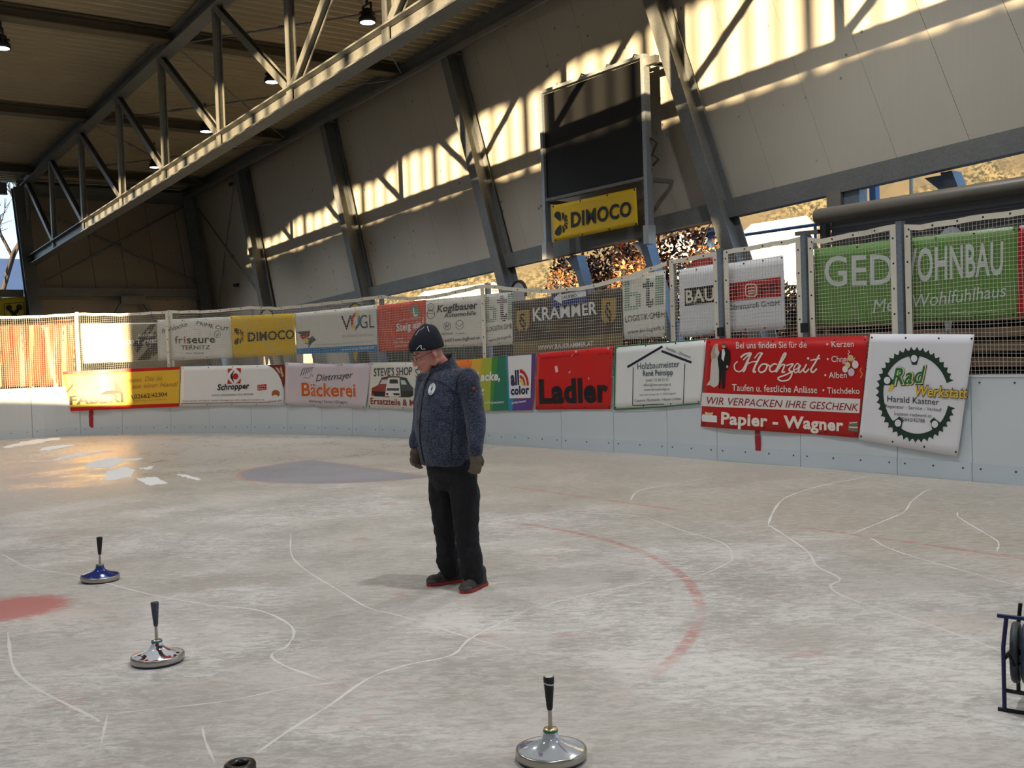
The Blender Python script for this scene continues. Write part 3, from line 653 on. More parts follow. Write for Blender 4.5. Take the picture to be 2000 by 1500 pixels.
B=Banner('mesh_banner','white mesh banner with colourful hexagon letter and blue bottom strip','banner',[(574,612),(735,595),(738,686),(580,692)],('mesh_white',(224,223,216)),U)
B.poly([(579,681),(738,673),(738,686),(580,692)],BLU); B.text('www.vogl-boden.at',(667,685),(732,680),5,WHT)
B.text('V',(667,645),(687,644),28,BLK); B.text('GL',(703,642),(733,640),26,BLK)
hx=[(685,620),(694,609),(703,616),(703,634),(694,646),(685,637)]; ih=[(690,622),(694,617),(698,620),(698,633),(694,638),(690,634)]
for i,cc in enumerate((RED,('yl',(230,200,40)),BLU,('navy2',(40,60,110)),('yl',(230,200,40)),RED)): B.poly([hx[i],hx[(i+1)%6],ih[(i+1)%6],ih[i]],cc,'emblem')
B.text('BODENBELÄGE SANIERUNG',(669,659),(729,656),4.5,('pale_grey',(168,168,164))); B.text('Innenausstattung Sonnenschutz Teppiche Parkett',(617,675),(731,668),3,('pale_grey',(168,168,164)))
for q,cc in (([(578,648),(607,646),(604,664),(596,658)],DGR),([(585,655),(604,650),(600,668),(590,662)],RED),([(590,664),(606,656),(602,672)],('yl',(230,200,40))),([(595,671),(608,658),(606,674)],BLU),([(603,680),(604,664),(611,656),(619,664),(612,668),(607,674)],DGR)): B.poly(q,cc,'emblem',sub=0)
B.eyelets(5)
B=Banner('mesh_banner','red orange driving school mesh banner with teal L plate','banner',[(736,597),(831,585),(832,682),(738,687)],('red_orange',(206,66,36)),U)
B.poly([(803,599),(815,595),(820,617),(808,622)],('teal',(46,150,142))); B.layer=2; B.text('L',(810,618),(817,616),16,('pale_yellow',(236,232,180)),bold=.03,up=(-3,-16)); B.layer=1
for l in ([(780,626),(827,619)],[(827,619),(827,636)],[(775,662),(808,659)]): B.line(l,.8,CRM)
B.text('Steig ein!',(776,647),(828,639),14,WHT,bold=.025); B.text('Mit Deiner Fahrschule',(772,671),(830,667),4,CRM); B.text('www.fahrschule.at',(772,678),(825,674),4,CRM); B.eyelets(3)
B=Banner('mesh_banner','white car dealer mesh banner with black italic lettering behind man','banner',[(832,586),(942,576),(943,675),(834,681)],('mesh_cream',(226,224,214)),U)
B.text('Koglbauer',(854,610),(933,602),13,BLK,bold=.035,shear=.2); B.text('Automobile',(868,620.5),(929,615),8.5,BLK,bold=.025,shear=.2)
B.disc((842,600),6.5,8,DGR,hole=.86); B.disc((842,614),8,9,DGR,hole=.86); B.line([(835,612),(849,612)],1,DGR); B.line([(838,604),(842,597),(846,604)],1,DGR)
B.disc((874,637),7.5,8,DGR,hole=.86); B.text('H',(871,641),(878,640.5),8,DGR,bold=.02,shear=.2); B.disc((898,634.5),7.5,9.5,DGR,hole=.88); B.line([(891,632),(898,638),(905,630)],1.1,DGR)
B.text('HYUNDAI',(864,655),(886,653),4,DGR); B.text('mazda',(892,653),(908,652),3.5,GRY); B.text('02635 / 64547 | www.koglbauer.net',(850,671),(937,662),6.5,BLK,bold=.01); B.eyelets(4)
def dots(B,gl,x0,y0,dx,dy,sx,sy,col,sk=0.):
    m=MB()
    for r,row in enumerate(gl):
        for c,ch in enumerate(row):
            if ch=='#':
                x=x0+c*dx; y=y0+r*dy+c*dx*sk; m.add([B.px(x,y),B.px(x+sx,y),B.px(x+sx,y+sy),B.px(x,y+sy)],[(3,2,1,0)])
    m.build('emblem',banner_mat(*col),B.t)
gb=['##....','##....','##....','##....','##....','#####.','######','##..##','##..##','##..##','##..##','######','#####.']
gt=['..##..','..##..','######','######','..##..','..##..','..##..','..##..','..##..','..##.#','..####','..####','...##.']
gl_=['####']*13
PG=('btl_green',(92,138,110))
B=Banner('mesh_banner','narrow white mesh banner with striped letters, left of the dark brown banner','banner',[(945,575),(1001,570),(1003,672),(949,677)],('mesh_cream',(226,224,214)),U)
dots(B,gb,949,580,3.6,4,3.0,2.2,PG,-.08); dots(B,gt,972,578,3.3,4,2.8,2.2,BLK,-.08); dots(B,gl_,993,574,2.4,4,2.0,2.2,PG,-.08)
B.text('LOGISTIK:GMB',(952,648),(1001,641),9,BLK,bold=.0); B.text('www.btl-logistik.',(955,668),(1001,659),6,BLK); B.eyelets(3)
B=Banner('mesh_banner','dark brown mesh banner with gold shields and an olive bottom band','banner',[(1001,589),(1213,561),(1217,676),(1003,693)],('krammer_brown',(66,57,46)),U+.01,nx=34)
B.poly([(1003,669),(1217,651),(1217,676),(1003,693)],('olive_band',(124,108,66)))
for cx,y0,y1 in ((1022,607,650),(1189.5,583,633)):
    w2=12 if cx<1100 else 14
    B.poly([(cx-w2,y0),(cx+w2,y0-2),(cx+w2,y1-14),(cx+w2*.5,y1-3),(cx,y1),(cx-w2*.5,y1-2),(cx-w2,y1-12)],GOLD,'emblem',sub=0); B.text('§',(cx-6,y1-9),(cx+6,y1-10),(y1-y0)*.66,BRN,bold=.005)
B.text('KRAMMER',(1041,627),(1168,613),24,WHT,bold=.02); B.text('RECHTSANWALT',(1066,642),(1135,635),6.5,('dark_gold',(128,108,56)))
for l in ([(1043,637),(1062,636)],[(1066,647),(1136,640)],[(1150,629),(1166,627)]): B.line(l,.8,GOLD)
B.text('WWW.RA-KRAMMER.AT',(1051,684),(1160,675),9,WHT,bold=.015); B.eyelets(5)
B=Banner('mesh_banner','white mesh banner with dotted green and black letters, right of the dark brown one','banner',[(1213,541),(1300,527),(1300,657),(1216,663)],('mesh_cream',(226,224,214)),U)
dots(B,gb,1219,550,5.6,4.5,4.4,2.4,PG,-.12); dots(B,gt,1256,545,3.6,4.5,2.9,3.2,BLK,-.12); dots(B,gl_,1281,539,4.2,4.5,3.5,2.6,PG,-.12)
B.text('LOGISTIK:GMBH',(1221,629.5),(1299,619),11.5,BLK); B.text('www.btl-logistik.a',(1225,653),(1299,643),8,BLK); B.eyelets(3)
B=Banner('mesh_banner','white mesh banner with a black framed word, left of a fence post','banner',[(1326,527),(1395,516),(1397,652),(1328,658)],('mesh_white2',(220,222,226)),U)
B.poly([(1337,564),(1397,556),(1397,590),(1338,598)],BLK); B.layer=2; B.text('BAU',(1341,592),(1396,586),24,CRM,bold=.02); B.layer=1; B.eyelets(3)
B=Banner('mesh_banner','white mesh banner with a broad red band and ring emblem','banner',[(1413,516),(1530,498),(1535,643),(1414,651)],('mesh_white2',(220,222,226)),U)
B.poly([(1414,554),(1525,541),(1526,579),(1414,590)],('band_red',(176,30,34))); B.layer=2
def rring(B,c,w,h,col,t):
    x,y=c; r=w*.45
    out=[(x-w,y-h+r),(x-w+r*.3,y-h+r*.3),(x-w+r,y-h),(x+w-r,y-h),(x+w-r*.3,y-h+r*.3),(x+w,y-h+r),(x+w,y+h-r),(x+w-r*.3,y+h-r*.3),(x+w-r,y+h),(x-w+r,y+h),(x-w+r*.3,y+h-r*.3),(x-w,y+h-r)]
    B.line(out+[out[0],out[1]],t,col,'emblem')
rring(B,(1467.5,567),10.5,12,CRM,2.4)
for k in (-5,1,6): B.line([(1462,567+k+.5),(1474,567+k-1)],2.2,CRM,'emblem')
B.text('ST',(1416,580),(1446,577),20,('band_dark',(70,20,24)),bold=.02); B.text('FF',(1484,577),(1523,572),20,('band_dark',(70,20,24)),bold=.02); B.layer=1
B.text('Dämmprofi GmbH',(1422,606),(1523,596),10.5,DGR); B.eyelets(4)
B=Banner('mesh_banner','big green mesh banner with white lettering, split by a fence post','banner',[(1590,486),(1988,441),(1988,620),(1592,638)],('mesh_green',(98,142,66)),U,nx=40)
B.text('GED',(1612,559),(1745,554),57,('letter_white',(206,214,210)),bold=.01,up=(-1,-57)); B.text('WOHNBAU',(1748,553),(1961,535),62,('letter_white',(206,214,210)),bold=.02,up=(0,-62))
B.text('Mein Wohlfühlhaus',(1706,611),(1967,579),25,('letter_white',(206,214,210)),shear=.18); B.text('www.ged-wohnbau.at | office@ged-wohnbau.at',(1741,620),(1965,609),6.5,('pale_green',(176,204,150))); B.eyelets(6)
B=Banner('mesh_banner','red mesh banner cut off at the right edge','banner',[(1989,441),(2070,430),(2070,612),(1989,621)],('mesh_red',(178,26,28)),U); B.eyelets(3)
# added striped sheet; its orange stands in for sunlight on the leftmost net
B=Banner('sun_glow_backdrop','added striped, sunlight-orange painted curtain behind the leftmost net','backdrop',[(-60,640),(146,622),(150,752),(-60,758)],('stripe_orange',(150,92,56)),-.9,.03,folds=9.)
for i in range(9):
    x=-52+i*22+random.uniform(-4,4); B.poly([(x,636),(x+9,635),(x+10,755),(x+1,756)],[('stripe_red',(178,60,40)),('stripe_grey',(150,130,112)),('stripe_pale',(216,178,120))][i%3])

# ---------------- lower row, hung in front of the boards
D=.035
B=Banner('banner','yellow banner with red edges, black slab lettering and a red roof','banner',[(122,726),(352,716),(350,794),(138,803)],('warm_yellow',(232,186,58)),D,.012)
B.poly([(122,726),(352,716),(352,721.5),(123,732)],RED); B.poly([(137,796),(350,787.5),(350,794),(138,803)],RED)
B.poly([(224,745),(242,768),(194,771),(206,764),(224,762)],('roof_red',(190,58,36)),sub=0); B.poly([(144,748),(142,755),(131,768),(129,764)],('roof_red',(190,58,36)),sub=0)
B.text('FABBRI',(136,790),(241,785),16,BLK,bold=.036); B.text('Genuss. Das ist',(238,748),(319,742),9,('ochre',(172,132,60)),shear=.35); B.text('aus einer Hand!',(257,759),(349,754),9,('ochre',(172,132,60)),shear=.35)
B.text('02662/42304',(262,779),(328,774),8.5,BRN); B.line(curve([(257,772),(258,776),(261,780)]),1.6,BRN); B.text('fabbri-eis.at www.fabbri.at',(260,784.5),(327,780.5),2.6,('ochre',(172,132,60))); B.eyelets(7)
B=Banner('banner','white banner with red and black round rooster logo and curved meat picture','banner',[(354,716),(556,712),(553,791),(352,794)],WHT,D,.01)
a=[(523,713),(534,720),(543,731),(549,744),(553,760)]; B.poly(a+[(556,748),(556,712)],('meat',(120,40,34)),'print_picture',sub=0); B.layer=2
for q in ([(536,716),(541,714),(548,730),(544,728)],[(545,716),(549,716),(554,735),(550,736)]): B.poly(q,('meat_pale',(204,170,140)),'print_picture')
B.layer=1
for q in ([(445,720),(455,720),(445,730)],[(471,719),(461,719),(471,729)],[(444,750),(454,749.5),(445,740)],[(470,749),(461,749),(471,739)]): B.poly(q,RED,'emblem',sub=0)
B.disc((458,735),12,14,WHT,'emblem',lay=2); B.poly([(459,722),(455,733),(458,748),(451,738),(451,732)],BLK,'emblem',sub=0,lay=3); B.disc((461,735),5.5,6,RED,'emblem',lay=3)
B.text('Schropper',(424,762),(488,758.5),11,BLK,bold=.03,shear=.2); B.text('KÜKEN | JUNGHENNEN | STALLTECHNIK',(414,774),(496,771.5),3.6,DGR); B.text('Schropper GmbH, 2640 Gloggnitz, office@schropper.at',(358,784),(517,781.5),2.2,DGR)
B.line([(355,787.5),(440,787),(528,785.5)],.9,DRED); B.poly([(503,752),(521,750),(521.5,761),(503.5,763)],RED); B.text('Frische',(505,756),(520,755),3,WHT,lay=3); B.text('Eier',(505,761),(520,760),3.4,WHT,lay=3)
B.disc((538.5,769),7.5,7.5,('egg',(170,96,44)),'emblem'); B.disc((538,774),5,2.5,WHT,'emblem',lay=2); B.text('I love you',(526,786.5),(551,783.5),4.5,DRED,shear=.2); B.eyelets(5)
B=Banner('banner','pale pink bakery banner with orange lettering','banner',[(559,708),(723,709),(715,798),(558,792)],('pale_pink',(212,200,206)),D,.018,folds=6.,droop=.05)
B.text('Bäckerei',(590,773),(695,774.5),25,WHT,bold=.06,lay=2); B.text('Bäckerei',(590,773),(695,774.5),25,ORG,bold=.025,lay=3); B.text('Dietmayer',(618,745),(690,738),13,DGR,shear=.35)
for i in range(6): B.line([(587+i*4,734-i*1.5),(590+i*4.2,722-i*1.0),(594+i*4,718)],1.2,('slate',(92,98,112)),'emblem')
B.line(curve([(592,737),(603,738),(608,730),(612,737)]),1.,('slate',(92,98,112)),'emblem'); B.text('Semmering | Ternitz | Gloggnitz',(602,785.5),(678,788),5,DGR); B.eyelets(4)
B=Banner('banner','white hand painted banner with three cars, left of the man','banner',[(724,708),(862,707),(857,803),(718,797)],('chalk',(222,220,208)),D,.008)
B.text("STEVE'S SHOP",(730,735),(806,732),15,('slate_dark',(66,70,80)),bold=.015,shear=.08); B.text('STEVE',(812,736),(852,736),15,('slate_dark',(66,70,80))); B.text('Ersatzteile & Motor',(724,789),(838,794),12,DRED,bold=.02)
B.poly([(725,772),(726,758),(738,752),(744,739),(760,737),(760,776),(733,774)],('car_red',(150,56,44)),'print_picture',sub=0); B.poly([(782,738),(796,741),(803,753),(808,758),(808,772),(802,776),(780,776)],('car_teal',(52,70,72)),'print_picture',sub=0)
B.poly([(758,738),(780,737),(783,755),(784,774),(752,774),(754,755)],('car_white',(226,226,222)),'print_picture',sub=0,lay=2)
B.poly([(726,764),(752,765),(752,774),(733,774)],BLK,'print_picture',sub=0,lay=2); B.poly([(784,764),(808,764),(806,774),(785,775)],BLK,'print_picture',sub=0,lay=2); B.poly([(762,741),(778,741),(779,749),(761,749)],BLK,'print_picture',lay=3)
B.poly([(756,758),(781,758),(781,763),(755,763)],DGR,'print_picture',lay=3); B.poly([(754,768),(782,768),(782,772),(755,772)],BLK,'print_picture',lay=3)
for q in ([(742,750),(746,742),(757,741),(755,750)],[(784,742),(792,743),(796,751),(785,751)]): B.poly(q,('glass_pale',(196,204,204)),'print_picture',lay=2)
B.line([(745,739),(758,736),(781,736),(796,740)],2,BLK,'print_picture',lay=3); B.eyelets(3)
B=Banner('banner','rainbow striped paint shop banner, right of the man','banner',[(868,706),(1047,691),(1040,801),(866,803)],('stripe_o',(224,120,40)),D,.008)
st=[('stripe_y',(222,176,48)),('stripe_l',(168,180,50)),('stripe_g',(66,142,58)),('stripe_t',(30,120,92)),('stripe_b',(48,140,178)),('stripe_v',(92,62,140))]
xt=[924,943,961,972,987,1036,1048]; xb=[905,932,958,962,993,1000,1041]
for i in range(6):
    u=lambda x:706-(x-868)*15/179
    if i<5: B.poly([(xt[i],u(xt[i])),(xt[i+1] if i<4 else 1036,u(xt[i+1] if i<4 else 1036)),(xb[i+1] if i<4 else 1003,801.5),(xb[i],802.5)],st[i])
B.poly([(1036,692),(1047,691),(1040,801),(1000,802),(1003,780),(1037,777)],st[5],sub=0,lay=2); B.poly([(992,696),(1039,692.5),(1037,777),(995,778)],WHT,lay=3)
B.text('Lacke,',(932,744),(977,742),16,WHT,bold=.04,shear=.2,lay=3); B.text('Putz',(905,772),(949,771),15,WHT,bold=.04,shear=.2,lay=3); B.text('Neunkirchen, Wimpassing',(905,791),(985,787),4.5,WHT,bold=.02,shear=.2,lay=3); B.text('perfekt beraten',(1000,789),(1028,785),4.5,WHT,bold=.02,lay=4)
B.text('all',(998,752),(1015,750),26,NAVY,bold=.05,lay=4); B.text('color',(998,771),(1035,768),15,NAVY,bold=.05,lay=4)
for ro,ri,cc in ((1,.78,RED),(.76,.66,WHT),(.64,.46,('arc_red',(186,60,40))),(.44,.22,('yl',(230,200,40)))): B.disc((1016,753),18,32,cc,'emblem',0,90,ri/ro,lay=4) if ro==1 else B.disc((1016,753),18*ro,32*ro,cc,'emblem',0,90,ri/ro,lay=4)
B.eyelets(5)
B=Banner('banner','plain red banner with big black lettering and white scuffs','banner',[(1050,690),(1198,676),(1192,799),(1046,800)],('ladler_red',(206,26,22)),D,.008)
B.text('Ladler',(1055,786.5),(1188,783),43,BLK,bold=.045); B.text('FLEISCHSPEZIALITÄTEN AUS DER REGION',(1058,702),(1132,694),3.6,DRED); B.text('SEIT 1963',(1167,694),(1190,692),4,DRED)
for q in ([(1083,716),(1088,714),(1090,726),(1085,728)],[(1116,694),(1119,691),(1121,692),(1115,697)],[(1122,685),(1127,683),(1127,688),(1124,689)],[(1110,727),(1114,724),(1114,727),(1111,729)],[(1149,737),(1151,736),(1150,742),(1148.5,742)],[(1187,678),(1191,677),(1191,682),(1188,683)]): B.poly(q,('scuff',(226,196,188)))
B.eyelets(4)
B=Banner('banner','white banner with green edge and a house outline drawing','banner',[(1200,676),(1382,661),(1368,789),(1198,801)],('pale_white',(230,232,228)),D,.01,folds=2.)
for l in ([(1200,677.5),(1290,670),(1381,662.5)],[(1201,677),(1199.5,740),(1199,800)],[(1199,800),(1290,795),(1368,788)]): B.line(l,2.4,('edge_green',(48,112,62)))
B.line([(1224.5,717),(1294.5,676.5)],4.5,('ink',(26,30,48))); B.line([(1292.5,685.5),(1351.5,708)],4.5,('ink',(26,30,48)))
for l in ([(1236,717),(1234.5,792)],[(1234.5,792),(1298,789.5)],[(1338.5,710),(1335,789)]): B.line(l,1.3,('ink',(26,30,48)))
SLT=('slate_green',(58,82,88)); B.text('Holzbaumeister',(1245,721.5),(1328,716.5),12.5,SLT); B.text('René Peinsipp',(1256,735),(1315,732),11,SLT,bold=.012)
for i,(a,b,tx) in enumerate(((1262,1306,'0664 / 75 04 25 01'),(1257,1312,'office@hbm-peinsipp.at'),(1258,1309,'www.hbm-peinsipp.at'))): B.text(tx,(a,745.5+i*9),(b,743.5+i*9),5,GRY)
B.text('Oase Silbersbergstraße 12, 2640 Gloggnitz',(1249,773),(1321,769.5),3.4,GRY); B.text('Carports | Dachstühle | Häuser | Hallen',(1239,785),(1331,781),5,DGR); B.text('Holzbau - Zimmerei',(1301,682),(1349,700),5.5,DGR,up=(2,-5)); B.eyelets(4)
B=Banner('banner','large red wedding banner with white script and bridal couple','banner',[(1381,662),(1698,656),(1676,855),(1367,833)],('wedding_red',(188,20,18)),D+.01,.012,nx=36)
B.poly([(1371,767),(1681,779),(1679,807),(1369,793)],('strip_white',(226,222,216)))
wc=('print_cream',(236,226,212))
B.text('Bei uns finden Sie für die',(1439,680.5),(1576,679),12,wc,bold=.008); B.text('Taufen u. festliche Anlässe',(1431,763),(1596,768),13,wc,bold=.008,up=(0,-13))
for tx,p,q in (('• Kerzen',(1615,678),(1669,677)),('• Chronik',(1616,707),(1673,706)),('• Alben',(1611,738.5),(1655,738)),('• Tischdeko',(1607,768),(1680,769))): B.text(tx,p,q,11.5,wc,bold=.006)
B.text('WIR VERPACKEN IHRE GESCHENK',(1381,789),(1677,802.5),14,('strip_red',(150,24,40)),shear=.2,up=(.6,-14)); B.text('Papier - Wagner',(1410,827.5),(1648,841.5),22,wc,bold=.036,up=(.6,-22))
# script word as brush strokes
def script(pts,w=3.2): B.line(curve(pts,7),w,wc,'lettering',lay=2)
script([(1442,706),(1436,712),(1437,722),(1445,726),(1453,720),(1460,706),(1466,693),(1459,697),(1453,703)],2.6); script([(1466,693),(1458,725)],4.2) if False else None
script([(1448,698),(1456,692),(1468,690),(1464,700),(1456,722),(1452,726)],3.6); script([(1490,689),(1482,703),(1473,724),(1478,726)],4); script([(1459,712),(1470,707),(1482,706)],2.4); script([(1490,689),(1483,690),(1475,700)],2.2)
script([(1497,711),(1489,712),(1483,721),(1487,727),(1495,724),(1499,715),(1497,711),(1504,715)],3.); script([(1518,712),(1511,711),(1504,719),(1507,726),(1516,723),(1524,712)],3.)
script([(1516,722),(1530,700),(1534,691),(1530,692),(1520,714),(1515,727)],3.2); script([(1516,727),(1525,714),(1531,712),(1530,719),(1527,727),(1533,726)],3.)
script([(1534,714),(1548,711),(1540,722),(1546,728),(1540,741),(1526,744),(1520,738),(1534,732),(1550,724)],2.8); script([(1549,723),(1556,720),(1560,714),(1557,710),(1552,714),(1549,722),(1553,728),(1561,722)],2.3)
script([(1563,713),(1558,724),(1562,727),(1569,720)],3.); B.disc((1578,700),2.3,2.3,wc,'lettering'); script([(1575,711),(1569,723),(1573,727),(1580,720)],3.)
script([(1601,693),(1592,709),(1584,722),(1588,727),(1596,720)],3.4); script([(1583,704),(1592,702),(1603,700)],2.6)
# couple
B.poly([(1393,690),(1397,676),(1401,671),(1404,675),(1404,683),(1407,690),(1404,701),(1408,735),(1404,752),(1396,757),(1388,752),(1380,753),(1388,742),(1390,715)],('dress',(206,204,194)),'print_picture',sub=0); B.disc((1401.5,674.5),3.,3.6,('skin_print',(210,176,142)),'print_picture',lay=2); B.poly([(1390,691),(1395,675),(1399,672),(1397,688),(1403,697),(1391,702)],('veil',(176,168,140)),'print_picture',sub=0,lay=2)
B.poly([(1408,686),(1414,680),(1420,679),(1427,685),(1428,702),(1423,722),(1418,723),(1417,758),(1412,760),(1411,728),(1408,758),(1406,758),(1406,722),(1403,700)],BLK,'print_picture',sub=0,lay=2); B.disc((1415.5,675.5),3.4,4.2,('skin_print',(210,176,142)),'print_picture',lay=3); B.poly([(1412,683),(1416,681),(1418,690),(1415,706),(1411,700)],WHT,'print_picture',sub=0,lay=3); B.poly([(1411,672),(1416,670),(1419,672),(1418,675),(1413,674)],('hair_print',(110,80,50)),'print_picture',sub=0,lay=4); B.disc((1422.5,716),2.2,3,('skin_print',(210,176,142)),'print_picture',lay=4)
B.poly([(1370,815),(1372,809),(1402,812),(1402,825),(1371,823)],WHT,'print_picture',sub=0,lay=2); B.poly([(1377,810),(1378,804),(1386,806),(1395,805),(1393,811)],('bow',(220,204,160)),'print_picture',sub=0,lay=3)
B.poly([(1659,824),(1676,822),(1676,843),(1657,841)],('cake',(120,112,100)),'print_picture'); B.line([(1659,834),(1676,835)],2.4,CRM,'print_picture',lay=2); B.line([(1660,826),(1675,825)],2.,CRM,'print_picture',lay=2)
for x,y,r,cc in ((1650,706,4.5,('bal_pink',(226,150,160))),(1662,699,5,('bal_yellow',(220,196,120))),(1657,713,5,('bal_lime',(206,214,150))),(1652,721,5.5,('bal_white',(224,216,216))),(1672,712,6.5,('bal_white',(224,216,216))),(1664,727,6.5,('bal_lilac',(214,192,206)))): B.disc((x,y),r,r*1.2,cc,'print_picture',lay=3)
B.line(curve([(1684,718),(1681,724),(1685,730),(1681,738)]),1.4,('bal_yellow2',(224,170,60)),'print_picture'); B.line(curve([(1657,684),(1660,688),(1657,691),(1659,695)]),1.2,WHT,'print_picture')
B.eyelets(6)
B=Banner('banner','white banner with dark green bicycle chainring, bottom edge kicked out','banner',[(1699,652),(1905,653),(1869,892),(1676,859)],('cool_white',(228,228,232)),D+.03,.012,folds=2.,ny=12)
GC=(1789,771); RX,RY=80,95
ring=[]; m_=[]
T=38
def gp(r,a,kx=1): return (GC[0]+RX*r*math.cos(a)+ (math.sin(a)*-1.5),GC[1]-RY*r*math.sin(a)+ RX*r*math.cos(a)*.03)
A0,A1=math.radians(19),math.radians(345)
out=[];inn=[]
nst=T*4
for i in range(nst+1):
    a=A0+(A1-A0)*i/nst; r=(.99,.935,.91,.935)[i%4]; out.append(gp(r,a)); inn.append(gp(.80,a))
Lm=MB(); vs=[B.px(*p) for p in out]+[B.px(*p) for p in inn]; Lm.add(vs,[(i,i+nst+1,i+nst+2,i+1) for i in range(nst)]); Lm.build('emblem',banner_mat(*GRN),B.t)
for ad in (92,158,233,307):
    a=math.radians(ad); c=gp(.74,a); d=.17
    B.poly([gp(.84,a-.17),gp(.68,a-.11),gp(.62,a-.10),gp(.62,a+.10),gp(.68,a+.11),gp(.84,a+.17)],GRN,'emblem',sub=0,lay=2); B.disc(gp(.745,a),6.3,7,('cool_white',(228,228,232)),'emblem',lay=3)
gy=('rad_yellow',(224,190,70)); gg=('rad_green',(36,112,62))
B.text('Rad',(1743,753),(1812,748),33,('ink2',(24,34,30)),bold=.05,shear=.3,lay=2); B.text('Rad',(1743.5,752.5),(1811,747.5),33,('rad_pale',(232,226,160)),bold=.03,shear=.3,lay=3); B.text('Rad',(1743,752),(1809,747),32,gg,bold=.005,shear=.3,lay=4)
B.poly([(1742,750),(1748,752),(1744,761),(1734,764)],gy,sub=0,lay=5)
B.text('Werkstatt',(1788,773),(1894,778),20,('ink2',(24,34,30)),bold=.05,shear=.2,lay=5,up=(0,-21)); B.text('Werkstatt',(1788.5,772.5),(1893,777.5),20,gy,bold=.02,shear=.2,lay=6,up=(0,-20))
B.text('Harald Kastner',(1733,784.5),(1834,791),12,('ink2',(24,34,30)),up=(0,-12)); B.text('Reparatur - Service - Verkauf',(1729,796),(1839,803.5),6.5,DGR,up=(0,-6.5)); B.text('kastner-radwerk.at',(1747,811),(1819,815.5),6.5,DGR,up=(0,-6.5)); B.text('02662/42788',(1759,822),(1806,825.5),7,DGR,up=(0,-7)); B.eyelets(4)
# ================================================================== scoreboard with yellow sign
NB=13.35
def wq(pts,nn): return [planeN(x,y,nn) for x,y in pts]
sl,sr=16.95,13.95
t=thing('scoreboard','big black LED scoreboard in a steel frame on the right wall','scoreboard',W(NB,15.45,4.65))
SCRB=newmat('led_screen'); m_,nt,nd,b=SCRB
tc=nd.new('ShaderNodeTexCoord').outputs['Object']; wv=nd.new('ShaderNodeTexWave'); wv.inputs['Scale'].default_value=9; wv.bands_direction='Z'; nt.links.new(tc,wv.inputs['Vector'])
nt.links.new(mixc(nt,wv.outputs['Fac'],(5,5,5),(11,11,11)),b.inputs['Base Color']); b.inputs['Roughness'].default_value=.6
m=MB(); m.box(W(NB+.06,15.43,5.74),S_*1.47,N_*.07,Z_*1.04); m.build('led_panel',m_,t)
for s0,nm in ((sl-.02,'left'),(sr-.02,'right')):
    m=MB(); m.bar(W(NB,s0,3.5),W(NB,s0,6.86),S_*.045,N_*.07); m.build('side_post',STEEL_B,t)
    m=MB(); m.box(W(NB-.01,s0,3.62),S_*.07,N_*.09,Z_*.17); m.build('foot_bracket',M('bracket_white',(180,184,182),.45,metal=.3),t)
    for z in (4.62,6.74):
        m=MB(); m.bar(W(NB,s0,z),W(13.95,s0,z),S_*.035,Z_*.035); m.build('wall_bracket',STEEL,t)
m=MB(); m.bar(W(NB,sl+.03,6.84),W(NB,sr-.06,6.84),N_*.06,Z_*.03); m.build('top_rail',STEEL_B,t)
m=MB(); m.bar(W(NB,sl,4.65),W(NB,sr,4.65),N_*.06,Z_*.03); m.build('bottom_rail',STEEL,t)
m=MB(); m.bar(W(NB+.02,sr-.02,6.72),W(NB+.02,sr-.33,6.72),N_*.05,Z_*.07); m.build('cable_box',STEEL,t)
for i in range(4):
    s0=sl-.5-i*.75; m=MB(); m.tube([W(NB-.03,s0,6.87),W(NB-.05,s0-.06,6.91),W(NB-.02,s0-.12,6.88)],.02,6); m.build('shackle',STEEL_D,t)
m=MB(); pts=[W(NB,sr-.1,5.35),W(NB+.05,sr-.22,5.25),W(NB+.02,sr-.12,5.05),W(NB+.05,sr-.25,4.95),W(NB,sr-.14,4.85)]; m.tube(pts,.02,6); m.build('cable_loop',M('cable_black',(20,20,22),.6,var=0),t)
class FlatS:      # plane parallel to the right wall
    def __init__(s,nn): s.nn=nn
    def hit(s,x,y): p=planeN(x,y,s.nn); return -float(p@S_),float(p[2])
    def at(s,t,z,o=0.): return W(s.nn-o,-t,z)
    def nrm(s,t): return -N_
B=Banner('sign','yellow wall sign with dark petal emblem hanging below the scoreboard','sign',[(1077,402),(1242,367),(1246,439),(1082,472)],YEL,0.,0.,surf=FlatS(NB-.02))
B.layer=3; e=np.array([1,-.18]); e/=np.linalg.norm(e); petals(B,(1098,435),23,NAVY if False else ('ink3',(30,30,40)),e=e,u=(-.03,-1)); B.text('DIMOCO',(1116,443.5),(1234,420.5),27,('ink3',(30,30,40)),bold=.03,up=(-.5,-27)); B.eyelets(4,.02)
# hanging cable
m=MB(); a=planeN(1395,424,13.6); b_=planeN(1383,445,13.6); c=planeN(1372,478,13.6); d=planeN(1362,512,13.6); m.tube([a,b_,c,d,d-Z_*.4],.012,6); tag(m.build('hanging_cable',MATS['cable_black'],None,d-Z_*.4),'black cable dangling from the wall beam left of the leaning column','cable')
